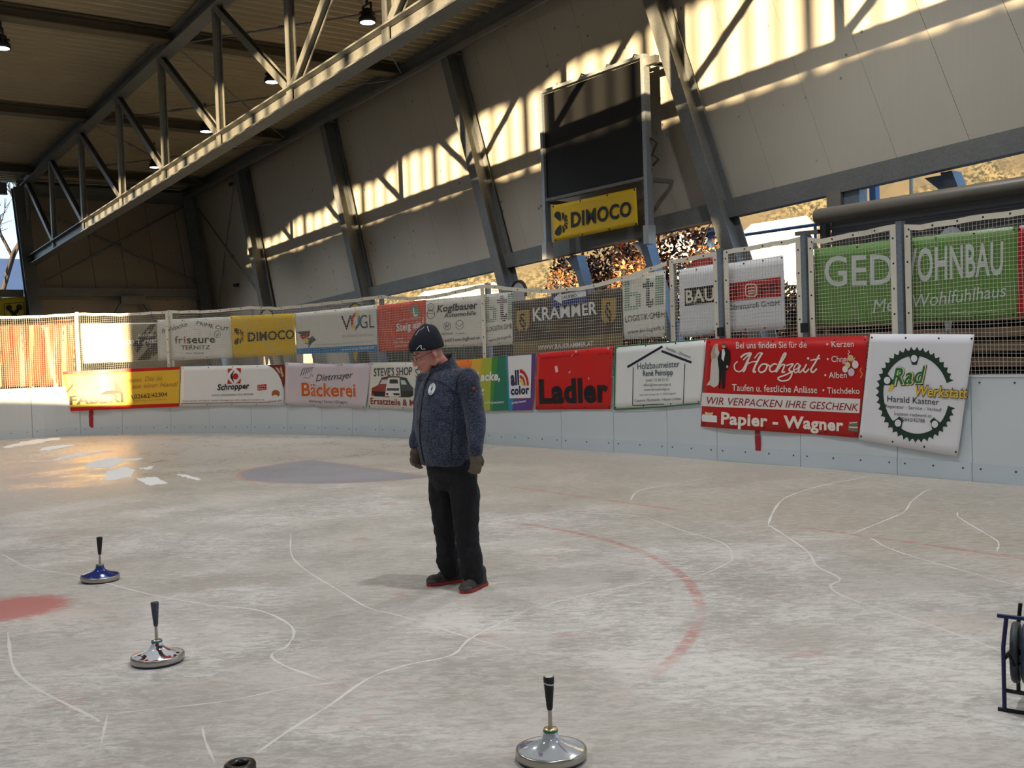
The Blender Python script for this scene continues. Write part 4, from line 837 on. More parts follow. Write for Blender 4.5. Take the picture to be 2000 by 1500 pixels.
# ================================================================== roller shutter at right
NS=12.9; SHT=M('shutter_slat',(132,134,142),.5,metal=.2,var=.08); ROL=M('shutter_roll',(128,124,114),.45,metal=.2,var=.15,scale=4)
sA,sB=9.9,3.2
t=thing('roller_shutter','dark grey roller shutter with a big roll, above the green banner','shutter',W(NS,sA,2.3))
m=MB(); m.tube([W(NS,sA,3.42),W(NS,sB,3.42)],.115,20); m.build('roll',ROL,t)
m=MB(); m.lathe([(.0001,.02),(.06,.02),(.06,0)],W(NS,sA,3.42),S_,16); m.build('end_plate',STEEL,t)
m=MB(); m.box(W(NS+.18,(sA+sB)/2-.06,2.7),S_*((sA-sB)/2-.06),N_*.012,Z_*.64); z=3.3
while z>2.1:
    m.poly([W(NS+.168,sA-.12,z),W(NS+.15,sA-.12,z-.03),W(NS+.15,sA-.12,z-.07),W(NS+.168,sA-.12,z-.09)],-S_*(sA-sB-.1)); z-=.105
m.build('slat_curtain',SHT,t)
m=MB(); m.bar(W(NS+.1,sA-.06,0),W(NS+.1,sA-.06,3.4),S_*.05,N_*.06); m.build('guide_rail',STEEL_D,t)
m=MB(); m.bar(W(NS-.1,sA+.32,3.2),W(NS,sA-.02,3.2),N_*.03,Z_*.03); m.bar(W(NS,sA+.2,3.2),W(NS,sA,2.9),N_*.03,S_*.03); m.build('console',STEEL_D,t)
# slatted timber fence behind the right nets
WOOD=M('weathered_wood',(122,98,76),.8,var=.3,scale=3)
t=thing('timber_fence','weathered brown board fence behind the nets at right','fence',W(12.5,7,0))
for i in range(12):
    m=MB(); z=.62+i*.19; m.box(W(12.5,6.4,z+.05),S_*3.3,N_*.012,Z_*.055); m.build('board',WOOD,t)
for s0 in (3.4,6.4,9.5): m=MB(); m.bar(W(12.56,s0,-.06),W(12.56,s0,2.85),S_*.04,N_*.04); m.build('fence_post',WOOD,t)
m=MB(); m.bar(W(12.65,3.,1.35),W(12.65,9.8,1.35),Z_*1.36,N_*.01); m.build('dark_backing',M('dark_sheet',(34,34,36),.8),t)
# dark sheets closing the wall under the beam
t=thing('dark_hoarding','dark green hoarding behind the banners between man and far corner','fence',W(14.3,22,-.06)); HO=M('dark_green_board',(52,60,54),.7,var=.2,scale=1)
for i in range(10):
    m=MB(); a=27.-i*1.05; m.box(W(14.32,a,1.15),S_*.515,N_*.02,Z_*1.21); m.build('panel',HO,t)
m=MB(); m.poly([W(14.4,39,-.06),W(14.4,39,3.4),W(14.4,27.6,3.4),W(14.4,27.6,-.06)],N_*.1); o=m.build('wall_right',WALL); struct(o)
# teardrop flags behind the net
def flag(px,label,col,top,tip,h):
    (x,y),(x2,y2)=top,tip; sf=BOARD.off(-.75); tt,zt=sf.hit(x,y); _,zl=sf.hit(x2,y2); p=sf.at(tt,0); tg=np.cross(Z_,sf.nrm(tt)); th=thing('teardrop_flag',label,'flag',p,'teardrop flags behind the net'); w_=h
    def outl(k,o):
        r=w_*k; pts=[]
        for i in range(25):
            a=PI*(1.12)-PI*1.24*i/24-.0; pts.append((r*math.cos(a),zt-w_+r*math.sin(a)))
        pts+= [(w_*.1-.06,zl),(w_*.1-.12,zl)]
        return [p+tg*u*1+Z_*z+sf.nrm(tt)*o for u,z in pts]
    m=MB(); m.poly(outl(1,0),-sf.nrm(tt)*.012); m.build('fabric',M(col[0],col[1],.6),th); m=MB(); m.tube(outl(1,-.006)[:25],.028,6); m.build('border_pole',M('flag_border',(28,30,40),.6,var=0) if col[0]!='flag_red' else M(col[0],col[1]),th)
    m=MB(); m.bar(p+tg*(w_*.1-.09),p+tg*(w_*.1-.09)+Z_*(zl+.02),tg*.012,sf.nrm(tt)*.012); m.build('pole',STEEL_D,th)
flag(0,'pale teardrop flag behind the yellow mesh banner',('flag_pale',(196,194,200)),(521,603),(505,712),.19)
flag(0,'yellow teardrop flag behind the white banner with hexagon logo',('flag_yellow',(216,188,70)),(694,592),(645,708),.2)
flag(0,'pale teardrop flag beside the dark brown banner',('flag_pale',(196,194,200)),(1012,549),(966,690),.2)
flag(0,'red teardrop flag behind the white building banner',('flag_red',(190,44,44)),(1372,497),(1330,665),.24)
flag(0,'white teardrop flag with dark edge above the green banner',('flag_white',(206,212,228)),(1857,438),(1790,652),.18)
# blue arrow sign
B=Banner('arrow_sign','blue sign with white arrow above the dark brown banner','sign',[(1077,572),(1146,559),(1147,592),(1078,600)],('sign_blue',(52,62,120)),-.055,0.)
B.poly([(1081,584),(1096,569),(1097,575),(1144,567),(1145,578),(1098,587),(1098,594)],WHT,sub=0); B.text('LAUFBO',(1098,584.5),(1127,580),6.5,DGR,lay=3)
# ================================================================== bank sign at the left edge
class FlatFar:
    def __init__(s,ss): s.ss=ss
    def hit(s,x,y): p=planeS(x,y,s.ss); return float(p@N_),float(p[2])
    def at(s,t,z,o=0.): return W(t,s.ss-o,z)
    def nrm(s,t): return -S_
B=Banner('sign','yellow sign with black crossed gable emblem at left edge','sign',[(-40,585),(50,579),(53,640),(-40,645)],('sign_yellow',(196,178,30)),0.,0.,surf=FlatFar(37.2))
B.layer=3
for l in ([(8,593),(46,591)],[(46,591),(48,630)],[(8,593),(10,632)]): B.line(l,1.1,BLK)
B.line([(15,632),(38,600)],6.5,BLK,'emblem'); B.line([(41,631),(16,601)],6.5,BLK,'emblem')
for q in ([(11,601),(14,596),(20,595),(24,600),(21,604),(18,602),(14,607)],[(44,600),(41,595),(35,594),(31,599),(34,604),(37,601),(42,606)]): B.poly(q,BLK,'emblem',sub=0)
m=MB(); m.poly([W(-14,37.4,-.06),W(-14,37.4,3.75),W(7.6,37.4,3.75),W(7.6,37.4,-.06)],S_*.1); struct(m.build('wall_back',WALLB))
# ================================================================== floodlights under the roof; those out of view added as fill light
LAMPB=M('lamp_body',(44,44,46),.5,metal=.4,var=.1); LAMPG=M('lamp_glass',(225,232,255),.3,emit=14,var=0)
def flood(n0,s0,label,lit=True):
    en,sz=(.8,112) if s0>16 else (1.,150)
    z=ze(s0)+.1; p=W(n0,s0,z); t=thing('floodlight',label,'lamp',W(n0,s0,z-.75),'roof floodlights')
    m=MB(); m.bar(p+Z_*.2,p-Z_*.18,S_*.02,N_*.02); m.build('hanger',LAMPB,t)
    m=MB(); m.tube([p-Z_*.2-S_*.16,p-Z_*.2+S_*.16],.02,6); m.bar(p-Z_*.2-S_*.16,p-Z_*.48-S_*.16,S_*.012,N_*.02); m.bar(p-Z_*.2+S_*.16,p-Z_*.48+S_*.16,S_*.012,N_*.02); m.build('yoke',LAMPB,t)
    m=MB(); m.lathe([(.05,.22),(.1,.2),(.12,.08),(.17,.03),(.18,-.06),(.15,-.06)],p-Z_*.5,None,20); m.build('housing',LAMPB,t)
    for k in range(4): m=MB(); a=k*PI/2; m.box(p-Z_*.38+S_*.1*math.cos(a)+N_*.1*math.sin(a),S_*.05,N_*.05,Z_*.02); m.build('cooling_fin',LAMPB,t)
    m=MB(); m.lathe([(.0001,-.075),(.10,-.072),(.148,-.06),(.148,-.05)],p-Z_*.5,None,20); m.build('lens',LAMPG if lit else M('lamp_glass_off',(120,124,130),.2),t)
    ld=bpy.data.lights.new('floodlight_beam','SPOT'); ld.energy=FLOOD*en; ld.color=(.98,.985,1.); ld.shadow_soft_size=.14; ld.spot_size=math.radians(sz); ld.spot_blend=.7
    lo=bpy.data.objects.new('floodlight_beam',ld); COL.objects.link(lo); lo.location=tuple(map(float,p-Z_*.6)); return t
FLOOD=720.
for n0,s0,lab in ((10.35,18.7,'lit round floodlight under roof at top centre'),(10.35,27.9,'lit round floodlight behind the middle of the truss'),(10.2,23.1,'round floodlight between the other two, half hidden by a truss diagonal'),(10.4,32.5,'round floodlight nearest the dark far wall'),(4.45,23.2,'lit round floodlight at the left edge'),(10.3,9.,'added fill floodlight overhead to the right, out of the picture'),(4.45,13.5,'added fill floodlight overhead in front, out of the picture'),(4.45,4.,'added fill floodlight overhead, out of the picture'),(-1.5,-3.,'added fill floodlight behind the photographer'),(-1.5,8.,'added fill floodlight above left of the photographer'),(-1.5,18.,'added fill floodlight to the left, out of the picture'),(8.5,-1.,'added fill floodlight behind right of the photographer')): flood(n0,s0,lab)
# ================================================================== outside
HILL=newmat('autumn_forest'); m_,nt,nd,b=HILL; tc=nd.new('ShaderNodeTexCoord').outputs['Object']
c1=mixc(nt,ramp(nt,noise(nt,tc,1.3,8,.72),.42,.58),(34,38,24),(112,98,66)); c1=mixc(nt,ramp(nt,noise(nt,tc,.07,3),.45,.6),c1,(84,74,52)); nt.links.new(c1,b.inputs['Base Color']); b.inputs['Roughness'].default_value=.9
def hill(name,label,cx,cy,dirx,diry,L,D,Hh,seed,mat):
    r=np.random.RandomState(seed); m=MB(); nx,ny=150,44; ph=r.rand(12)*6; vs=[]
    for j in range(ny+1):
        for i in range(nx+1):
            u,v=i/nx-.5,j/ny; prof=math.sin(min(1,v*1.25)*PI/2); h=Hh*prof*(.82+.18*math.sin(u*7+ph[0])+.06*math.sin(u*19+ph[1]))
            x=cx+dirx*u*L-diry*v*D; y=cy+diry*u*L+dirx*v*D
            h+= (r.rand()*2.6+1.6*math.sin(x*.9+ph[2])*math.sin(y*.8+ph[3]))*min(1,v*4)
            vs.append((x,y,h-.4 if v>0 else -.5))
    fs=[(j*(nx+1)+i,j*(nx+1)+i+1,(j+1)*(nx+1)+i+1,(j+1)*(nx+1)+i) for j in range(ny) for i in range(nx)]
    m.add(vs,fs,0,True); return m.build(name,mat,None)
o=hill('wooded_hill','',60,150,.93,-.38,360,90,66,3,m_); tag(o,'sunlit autumn forest hillside beyond the wall gap','hill',None,'structure')
ROOFM=M('frosted_roof',(58,80,116),.8,var=.15,scale=1.5)
q=planeS(20,500,72); p=np.array([q[0],q[1],-.06]); zr=float(q[2]); t=thing('house','frosted blue roof of a house seen through the opening at left edge','house',p)
m=MB(); m.box(p+Z_*(zr-3.4)/2+S_*4,N_*11,S_*3.6,Z_*(zr-3.4)/2); m.build('facade',M('facade_blue',(132,140,152),.8),t)
m=MB(); m.poly([p-N_*12-S_*1+Z_*(zr-4.4),p+N_*12-S_*1+Z_*(zr-4.4),p+N_*12+S_*5+Z_*(zr+.1),p-N_*12+S_*5+Z_*zr*1.03],Z_*.2); m.build('roof',ROOFM,t)
# bare tree outside the left opening
BARK=M('bark',(62,54,46),.9,var=.2)
def bare_tree(p,h,label,seed):
    r=random.Random(seed); t=thing('bare_tree',label,'tree',p); m=MB(); tips=[]
    def br(a,d,l,rad,dep):
        q=a+d*l; m.tube([a,(a+q)/2+np.array([r.uniform(-1,1),r.uniform(-1,1),0])*l*.06,q],[rad,rad*.85,rad*.65],5,caps=False)
        if dep==0: return
        for k in range(3 if dep>1 else 4):
            e=d*.9+np.array([r.uniform(-1,1),r.uniform(-1,1),r.uniform(-.1,.7)])*.75; e/=np.linalg.norm(e); br(q if k else a+d*l*.7,e,l*r.uniform(.6,.8),rad*.6,dep-1)
    br(np.array(p,float),np.array([0,0,1.]),h*.32,h*.018,5); m.build('trunk_and_branches',BARK,t)
q=planeS(-25,600,56); bare_tree(np.array([q[0],q[1],-.06]),13,'bare winter tree seen through the opening at left edge',4)
# autumn hedge seen under the wall beam
LEAFC=[M('leaf_orange',(214,128,58),.6,var=.3,scale=2),M('leaf_brown',(92,62,42),.7,var=.3),M('leaf_pink',(232,178,140),.6,var=.2),M('leaf_dark',(34,36,42),.8)]
def shrub(s0,n0,w_,h,label,seed,k=1500,mix=(.3,.3,.15,.25)):
    r=np.random.RandomState(seed); p=W(n0,s0,-.06); t=thing('autumn_shrub',label,'shrub',p,'autumn shrubs outside the wall'); m=MB()
    for i in range(k):
        u=r.randn(3); u/=np.linalg.norm(u); rad=r.rand()**.35; c=p+S_*u[0]*rad*w_+N_*u[1]*rad*.7+Z_*(h*.52+u[2]*rad*h*.5); a=r.randn(3); a/=np.linalg.norm(a); b_=np.cross(a,r.randn(3)); b_/=np.linalg.norm(b_); L=r.uniform(.04,.085)
        m.add([c-a*L,c-b_*L*.5,c+a*L,c+b_*L*.5],[(0,1,2,3)],int(r.choice(4,p=mix)))
    m.build('foliage',LEAFC,t); m=MB()
    for i in range(7):
        a=r.rand()*6.3; q=p+S_*math.cos(a)*w_*.6+N_*math.sin(a)*.4+Z_*h*.8; m.tube([p,(p+q)/2+Z_*.2,q],[.03,.022,.01],5)
    m.build('stem',BARK,t)
sl_=['left of the lower left scoreboard bracket','behind the blue arrow sign','below the middle of the yellow wall sign','below the right end of the yellow wall sign','left of the hanging black cable','behind the white banner with red band','right of white banner with red band','beside the shutter guide rail']
hs17=lambda x: float(planeN(x,600,16.9)@S_)
for i,s0 in enumerate((18.6,17.5,16.4,15.3,14.2,hs17(1420),hs17(1505),hs17(1575))): shrub(s0,(15.4 if i<5 else 16.9)+.2*(i%2),.85,(4.1,4.15,4.3,4.35,4.0,3.1,3.0,2.9)[i],'red brown autumn shrub outside, '+sl_[i],40+i,4200,(.32,.28,.2,.2) if i in (2,3) else (.2,.28,.12,.4))
# bright building and fence beyond
PALE=M('sunlit_render',(236,222,196),.8,var=.06,scale=1)
def house(s0,n0,w_,d,h,label,rh=1.2,seed=0):
    p=W(n0,s0,-.06); t=thing('house',label,'house',p,None); m=MB(); m.box(p+Z_*(h/2),S_*w_/2,N_*d/2,Z_*h/2); m.build('walls',PALE,t)
    m=MB(); a=p+Z_*h; m.poly([a-N_*d*.55,a+N_*d*.55,a+Z_*rh],S_*w_*.52); m.poly([a-N_*d*.55,a+N_*d*.55,a+Z_*rh],-S_*w_*.52); m.build('roof',M('roof_pale',(190,176,160),.8),t)
    for k in (-.28,.05,.3): m=MB(); m.box(p+S_*w_*k-N_*d*.502+Z_*h*.55,S_*.4,N_*.03,Z_*.45); m.build('window',M('window_dark',(60,62,66),.2,var=0),t)
def hs(x,nn): return float(planeN(x,600,nn)@S_)
def hz_(x,y,nn): return float(planeN(x,y,nn)[2])
for x,y,nn,w_,lab in ((1525,452,100,8.,'sunlit pale house beyond the fence, right of leaning column'),(1345,476,100,6.5,'sunlit pale house left of the leaning column, behind the shrubs'),(880,578,100,26,'pale sunlit building glimpsed above the car dealer banner')):
    house(hs(x,nn),nn,w_,4,hz_(x,y,nn)+.06,lab,1.4)
# blue pipe rail outside
BP=M('blue_paint',(84,120,170),.5,metal=.2)
a=planeN(1440,461,15.6); b_=planeN(1592,433,15.6); e=S_*float((b_-a)@S_); b_=a+e; p=W(15.6,float(a@S_),-.06); t=thing('pipe_rail','blue pipe rail outside, right of the leaning column','rail',p); m=MB(); m.tube([a+S_*.2,b_-S_*1.],.03,8); m.build('rail',BP,t)
for k in (0,1.): q=a+(b_-a)*k; m=MB(); m.tube([q,np.array([q[0],q[1],-.06])],.03,8); m.build('post',BP,t)
q=planeN(1389,470,15.2); t=thing('blue_bracket_post','blue post with arm outside, left of the leaning column','post',[q[0],q[1],-.06]); m=MB(); m.bar([q[0],q[1],-.06],q+Z_*.25,S_*.05,N_*.05); m.build('shaft',BP,t); m=MB(); m.tube([q+Z_*.1,q-S_*.12+Z_*.16,q-S_*.22+Z_*.1],.035,8); m.build('arm',BP,t)
q=planeN(1708,380,15.8); m=MB(); m.bar([q[0],q[1],-.06],q+Z_*.4,S_*.06,N_*.06); tag(m.build('blue_post',BP,None,[q[0],q[1],-.06]),'short blue post standing outside above the shutter','post')
q=planeN(1780,360,15.8); m=MB(); m.tube([[q[0],q[1],-.06],q+Z_*.4],.035,8); tag(m.build('lamp_pole',PALE,None,[q[0],q[1],-.06]),'thin pale pole outside above the shutter','pole')
# ================================================================== ice stocks
CHROME=M('chrome',(214,214,216),.12,metal=1.,var=.04); BLKR=M('black_rubber',(24,24,26),.6,var=.15,scale=40,bump=.3,bscale=160); ALU=M('brushed_alu',(176,172,164),.3,metal=.9,var=.12,scale=30)
def stock_dish(name,base,streaks,thr):
    m,nt,nd,b=newmat(name); tc=nd.new('ShaderNodeTexCoord').outputs['Object']; col=None
    f=noise(nt,tc,7,3,.6,1.5); g=noise(nt,mapping(nt,tc,(1,1,1),1.),5.,3,.6,2.); col=mixc(nt,ramp(nt,f,thr[0],thr[0]+.02),base,streaks[0]); col=mixc(nt,ramp(nt,g,thr[1],thr[1]+.02),col,streaks[1])
    nt.links.new(col,b.inputs['Base Color']); b.inputs['Roughness'].default_value=.12; b.inputs['Metallic'].default_value=.15; b.inputs['Coat Weight'].default_value=1.; b.inputs['Coat Roughness'].default_value=.05; return m
def ice_stock(px,py,label,dish,R,ringc,handle,tiltv=(0,0,1),hh=.30,cap=None,wrap=None,lift=0.):
    g=ground(px,py); c=np.array([g[0],g[1],0.]); d=c[:2]/np.linalg.norm(c[:2]); c[:2]+=d*R; ax=np.array(tiltv,float); ax/=np.linalg.norm(ax); c[2]=lift
    t=thing('ice_stock',label,'ice stock',c,'ice stocks on the rink')
    m=MB(); m.lathe([(.0001,0),(R*.93,0),(R*.96,.006),(R*.96,.012)],c,ax,48); m.build('running_sole',M('sole_dark',(40,44,80),.4,var=.1),t)
    m=MB(); m.lathe([(R*.95,.010),(R*.99,.012),(R,.018),(R,.036),(R*.985,.042),(R*.95,.043)],c,ax,56); m.build('steel_ring',ALU,t)
    m=MB(); m.lathe([(R*.955,.042),(R*.9,.044),(R*.62,.056),(R*.42,.067),(R*.29,.079),(R*.225,.092),(R*.2,.108)],c,ax,48); m.build('dish',dish,t)
    m=MB(); m.lathe([(R*.202,.107),(R*.208,.108),(R*.208,.115),(R*.198,.116)],c,ax,32); m.build('coloured_collar',ringc,t)
    m=MB(); m.lathe([(R*.198,.115),(R*.19,.120),(R*.08,.120)],c,ax,32); m.build('hub_cap',M('brass',(240,214,160),.3,metal=.9,var=.05) if cap else ALU,t)
    m=MB(); m.lathe([(.0095,.118),(.0085,.128),(.0075,.21)],c,ax,14); m.build('shaft',ALU,t)
    m=MB(); z0=.19; zt=z0+.118; prof=[(.0085,z0),(.0112,z0+.006)]+[(.0122+.0085*(i/14)+(.0004 if i%2 else -.0002),z0+.012+i*.0074) for i in range(15)]+[(.0208,zt+.006),(.0195,zt+.011),(.0001,zt+.012)]
    m.lathe(prof,c,ax,20); h=m.build('grip',handle,t)
    if cap: m=MB(); m.lathe([(.0001,zt+.0125),(.0165,zt+.0125),(.017,zt+.011)],c,ax,20); m.build('grip_cap',M('cap_pale',(206,198,186),.4),h)
    if wrap: m=MB(); m.lathe([(.0200,-.003),(.0212,-.0025),(.0212,.0025),(.0200,.003)],c+ax*(zt-.016),ax+np.array([.22,0,.0]),20); m.build('grip_band',M('band_grey',(190,190,192),.4),h)
    return t
RS=.137
ice_stock(1078,1510,'ice stock nearest the camera, clear dish with green collar and gold hub',stock_dish('dish_clear',(186,192,196),((150,130,160),(196,186,160)),(.56,.6)),RS,M('collar_green',(20,112,84),.4,var=0),BLKR,(.0,0,1),cap=True,wrap=True)
ice_stock(309,1307,'white and red ice stock with a marbled dark grip, second nearest',stock_dish('dish_white',(222,226,232),((62,50,54),(176,26,30)),(.50,.53)),RS,M('collar_teal',(30,110,110),.4,var=0),M('marbled_grip',(52,60,76),.3,var=.7,scale=60),(-.01,0,1))
ice_stock(196,1141,'blue ice stock farthest left, wobbling with a tilted rim',stock_dish('dish_blue',(30,52,130),((16,22,60),(70,130,180)),(.60,.58)),RS,M('collar_blue',(40,100,130),.4,var=0),BLKR,(.045,-.04,1),lift=.004)
# black target ring
g=ground(468,1478); 
zt=.06; q=ground(468,1479,zt); c=np.array([q[0],q[1],0]); d=c[:2]/np.linalg.norm(c[:2]); c[:2]-=d*.058
t=thing('target_ring','black rubber target ring at the bottom edge','target',c); m=MB(); m.lathe([(.036,.0),(.056,.0),(.0595,.004),(.0595,.054),(.056,.06),(.034,.06),(.028,.05),(.028,.02),(.036,.0)],c,None,40); m.build('ring',M('gloss_black',(20,18,18),.3,var=.1),t)
m=MB(); m.lathe([(.0001,.03),(.028,.03),(.029,.012)],c,None,24); m.build('core',M('gloss_black2',(28,28,34),.25),t); m=MB()
for i in range(5): a=i*1.3; m.lathe([(.0001,.004),(.003,.003),(.004,0)],c+np.array([.02*math.cos(a),.02*math.sin(a),.03]),None,8)
m.build('screw',CHROME,t)
# ================================================================== reel cart at the right edge
g0=ground(1952,1388); g1=ground(2000,1396); BF=M('frame_black',(22,22,28),.4,metal=.3,var=.1); BFB=M('frame_blue',(30,32,80),.4,metal=.3,var=.1); TYR=M('tyre_dark',(42,48,54),.5,var=.15); TYB=M('tyre_blue',(34,48,74),.5,var=.15)
o=np.array([g0[0],g0[1],0]); ex=np.array([g1[0]-g0[0],g1[1]-g0[1],0]); ex/=np.linalg.norm(ex); ey=np.cross(Z_,ex); H_=.40
t=thing('reel_cart','black tubular frame with dark wheels, cut off at the right edge','cart',o)
def fr(a,b,c_): return o+ex*a+ey*b+Z_*c_
for b,lab in ((0,0),(.26,1)):
    m=MB(); m.tube([fr(.02,b,.01),fr(.02,b,.27),fr(.035,b,H_)],[.009,.009,.009],8); m.build('upright',BFB if b==0 else BF,t)
    m=MB(); m.tube([fr(-.005,b,.008),fr(.5,b,.008)],.0085,8); m.build('foot_tube',BF,t)
    m=MB(); m.tube([fr(.025,b,.09),fr(.5,b,.09)],.009,8); m.build('cross_tube',BF,t)
    m=MB(); m.tube([fr(.48,b,.01),fr(.48,b,H_)],.009,8); m.build('upright',BF,t)
m=MB(); m.tube([fr(0,0,H_),fr(.5,0,H_)],.009,8); m.build('top_tube',BFB,t)
m=MB(); m.tube([fr(.14,0,.01),fr(.14,0,.09)],.009,8); m.build('brace',BF,t)
m=MB(); m.tube([fr(.035,0,.25),fr(.06,0.0,.2),fr(.06,.26,.16)],.006,8); m.build('brace',BF,t)
for i,(x,mt) in enumerate(((.042,TYR),(.085,TYB),(.13,TYB),(.19,TYR))):
    c=fr(x,.13,.22); axw=ex+ey*.12; axw/=np.linalg.norm(axw); m=MB(); m.lathe([(.085,-.012),(.12,-.016),(.128,-.008),(.128,.008),(.12,.016),(.085,.012)],c,axw,40); m.build('wheel_rim',mt,t); m=MB(); m.lathe([(.02,-.004),(.086,-.006),(.086,.006),(.02,.004)],c,axw,30); m.build('disc',M('disc_grey',(70,72,74),.4,metal=.3),t)
m=MB(); m.tube([fr(.02,.13,.22),fr(.48,.13,.22)],.012,8); m.build('axle',BF,t)
for sx in (.02,.48): m=MB(); m.tube([fr(sx,0,.22),fr(sx,.26,.22)],.009,8); m.build('axle_bar',BF,t)
# ================================================================== scratches and snow on the ice
SCR=M('frost_line',(248,246,242),.7,var=.05,scale=12,alpha=.72)
fl=bpy.data.objects['floor']
def scratch(pts,w0,label=None):
    pp=curve(pts,8); r=random.Random(len(pp)); m=MB(); vs=[]; P3=[ground(*p) for p in pp]; n=len(P3)
    for i in range(n):
        d=P3[min(i+1,n-1)]-P3[max(i-1,0)]; d/=np.linalg.norm(d)+1e-9; k=np.cross(Z_,d); w_=w0*1.6*(.6+.35*r.random()+.25*math.sin(i*.7))*min(1,.25+i/4,.25+(n-1-i)/4); vs+= [P3[i]+k*w_+Z_*.0005,P3[i]-k*w_+Z_*.0005]
    m.add(vs,[(2*i,2*i+1,2*i+3,2*i+2) for i in range(n-1)]); o=m.build('frost_scratch',SCR,fl); return o
for pts,w_ in ([[(0,1080),(60,1110),(150,1124),(290,1160),(400,1180),(500,1191),(555,1213),(574,1235),(560,1262),(530,1280),(560,1302),(640,1330)],.006],[[(568,1040),(570,1085),(600,1115),(660,1152),(720,1187),(790,1205),(900,1240),(1000,1268)],.005],
  [[(500,1472),(560,1430),(640,1380),(720,1325),(790,1300),(860,1286),(890,1275),(915,1250),(960,1225),(1040,1190),(1150,1160),(1280,1135),(1360,1125),(1420,1100),(1430,1085),(1410,1060),(1330,1035),(1262,1010)],.006],[[(1262,1010),(1200,1004),(1080,1000)],.006],
  [[(1000,1203),(1100,1170)],.005],[[(15,1235),(25,1300),(50,1330),(100,1360),(180,1400),(195,1410)],.006],[[(210,1395),(330,1382),(450,1368),(560,1345),(680,1330)],.004],[[(210,1395),(195,1465)],.004],[[(395,1420),(402,1450),(420,1490)],.004],
  [[(1500,1025),(1510,1000),(1530,975),(1570,958),(1620,945),(1690,932)],.007],[[(1500,1025),(1540,1050),(1580,1080),(1595,1105),(1640,1130),(1622,1145),(1650,1165),(1750,1200),(1850,1232),(1990,1285)],.007],
  [[(1665,1042),(1720,1020),(1765,1000),(1780,980),(1810,958),(1840,953)],.006],[[(1870,1000),(1875,1012),(1930,1045),(1950,1060),(1947,1078)],.005],[[(1700,1050),(1735,1070),(1800,1092),(1900,1120),(1990,1145)],.005],[[(1230,978),(1250,958),(1320,945),(1400,930)],.006]): scratch(pts,w_)

SNOW=M('snow_rim',(228,228,226),.8,var=.06,scale=8)
for pts in ([(330,140),(400,115),(560,112),(480,125),(430,145),(350,150)],[(420,160),(480,142),(530,160),(480,190),(410,195)],[(530,190),(600,185),(655,208),(580,215)],[(200,118),(280,95),(420,80),(330,100),(240,118)],[(120,90),(200,65),(310,58),(220,75)],[(0,65),(120,40),(240,32),(150,50),(40,68)],[(545,150),(600,140),(580,155)],[(690,175),(720,172),(780,192),(740,190)]):
    q=[(x/2,840+y/2) for x,y in pts]; c=curve(q+[q[0]],7)[:-1]; r=random.Random(len(c)+int(q[0][0])); P3=[ground(x+r.uniform(-4.5,4.5),y+r.uniform(-1.5,1.5)) for x,y in c]; bm=bmesh.new(); f=bm.faces.new([bm.verts.new(tuple(p)) for p in P3]); bmesh.ops.triangulate(bm,faces=[f]); bm.verts.index_update()
    m=MB(); m.add([np.array(v.co)+Z_*.0016 for v in bm.verts],[tuple(v.index for v in f.verts) for f in bm.faces]); bm.free(); m.build('snow_patch',SNOW,fl)
# ================================================================== standing man
from mathutils.bvhtree import BVHTree
DY=7.06
def PP(x,y,d=0.):
    r=ray(x,y); return CAM+r*((DY+d)/r[1])
FB=np.array([-.78,-.62,0]); FB/=np.linalg.norm(FB); LB=np.cross(Z_,FB)
def caps(m,pts,rs,k=14):      # chain of tapered, round ended limbs
    for (p,q),(a,b) in zip(zip(pts[:-1],pts[1:]),zip(rs[:-1],rs[1:])):
        p,q=np.array(p),np.array(q); m.tube([p,p+(q-p)*.5,q],[a,(a+b)/2,b],k)
        m.ell(p,a,a,a,None,12); m.ell(q,b,b,b,None,12)
def loft(m,rings,k=28):       # rings: (centre, half lateral, half depth, lateral axis, depth axis)
    vs=[]
    for c,a,b,A,B_ in rings:
        c=np.array(c); vs+= [c+np.array(A)*a*math.cos(2*PI*j/k)*abs(math.cos(2*PI*j/k))**-.12 *1.+np.array(B_)*b*math.sin(2*PI*j/k) if abs(math.cos(2*PI*j/k))>1e-3 else c+np.array(B_)*b*math.sin(2*PI*j/k) for j in range(k)]
    n=len(rings); fs=[(i*k+j,i*k+(j+1)%k,(i+1)*k+(j+1)%k,(i+1)*k+j) for i in range(n-1) for j in range(k)]
    fs+=[tuple(range(k))[::-1],tuple(range((n-1)*k,n*k))]; m.add(vs,fs)
_clouds={}
def fuse(m,name,mats,parent,voxel,smooth=6,wr=0.,wscale=.1,sf=.5):
    """weld overlapping closed shapes into one continuous skin"""
    ob=m.build(name,mats,parent); me=ob.data
    r=ob.modifiers.new('weld','REMESH'); r.mode='VOXEL'; r.voxel_size=voxel; r.use_smooth_shade=True
    s=ob.modifiers.new('soft','SMOOTH'); s.factor=sf; s.iterations=smooth
    if wr>0:
        if wscale not in _clouds: tx=bpy.data.textures.new('fold_%d'%len(_clouds),'CLOUDS'); tx.noise_scale=wscale; tx.noise_depth=2; _clouds[wscale]=tx
        d=ob.modifiers.new('folds','DISPLACE'); d.texture=_clouds[wscale]; d.strength=wr; d.mid_level=.5; d.texture_coords='LOCAL'
    dg=bpy.context.evaluated_depsgraph_get(); nm=bpy.data.meshes.new_from_object(ob.evaluated_get(dg)); ob.modifiers.clear(); ob.data=nm; nm.name=name; bpy.data.meshes.remove(me)
    if not nm.materials: nm.materials.append(mats)
    nm.polygons.foreach_set('use_smooth',[True]*len(nm.polygons)); return ob
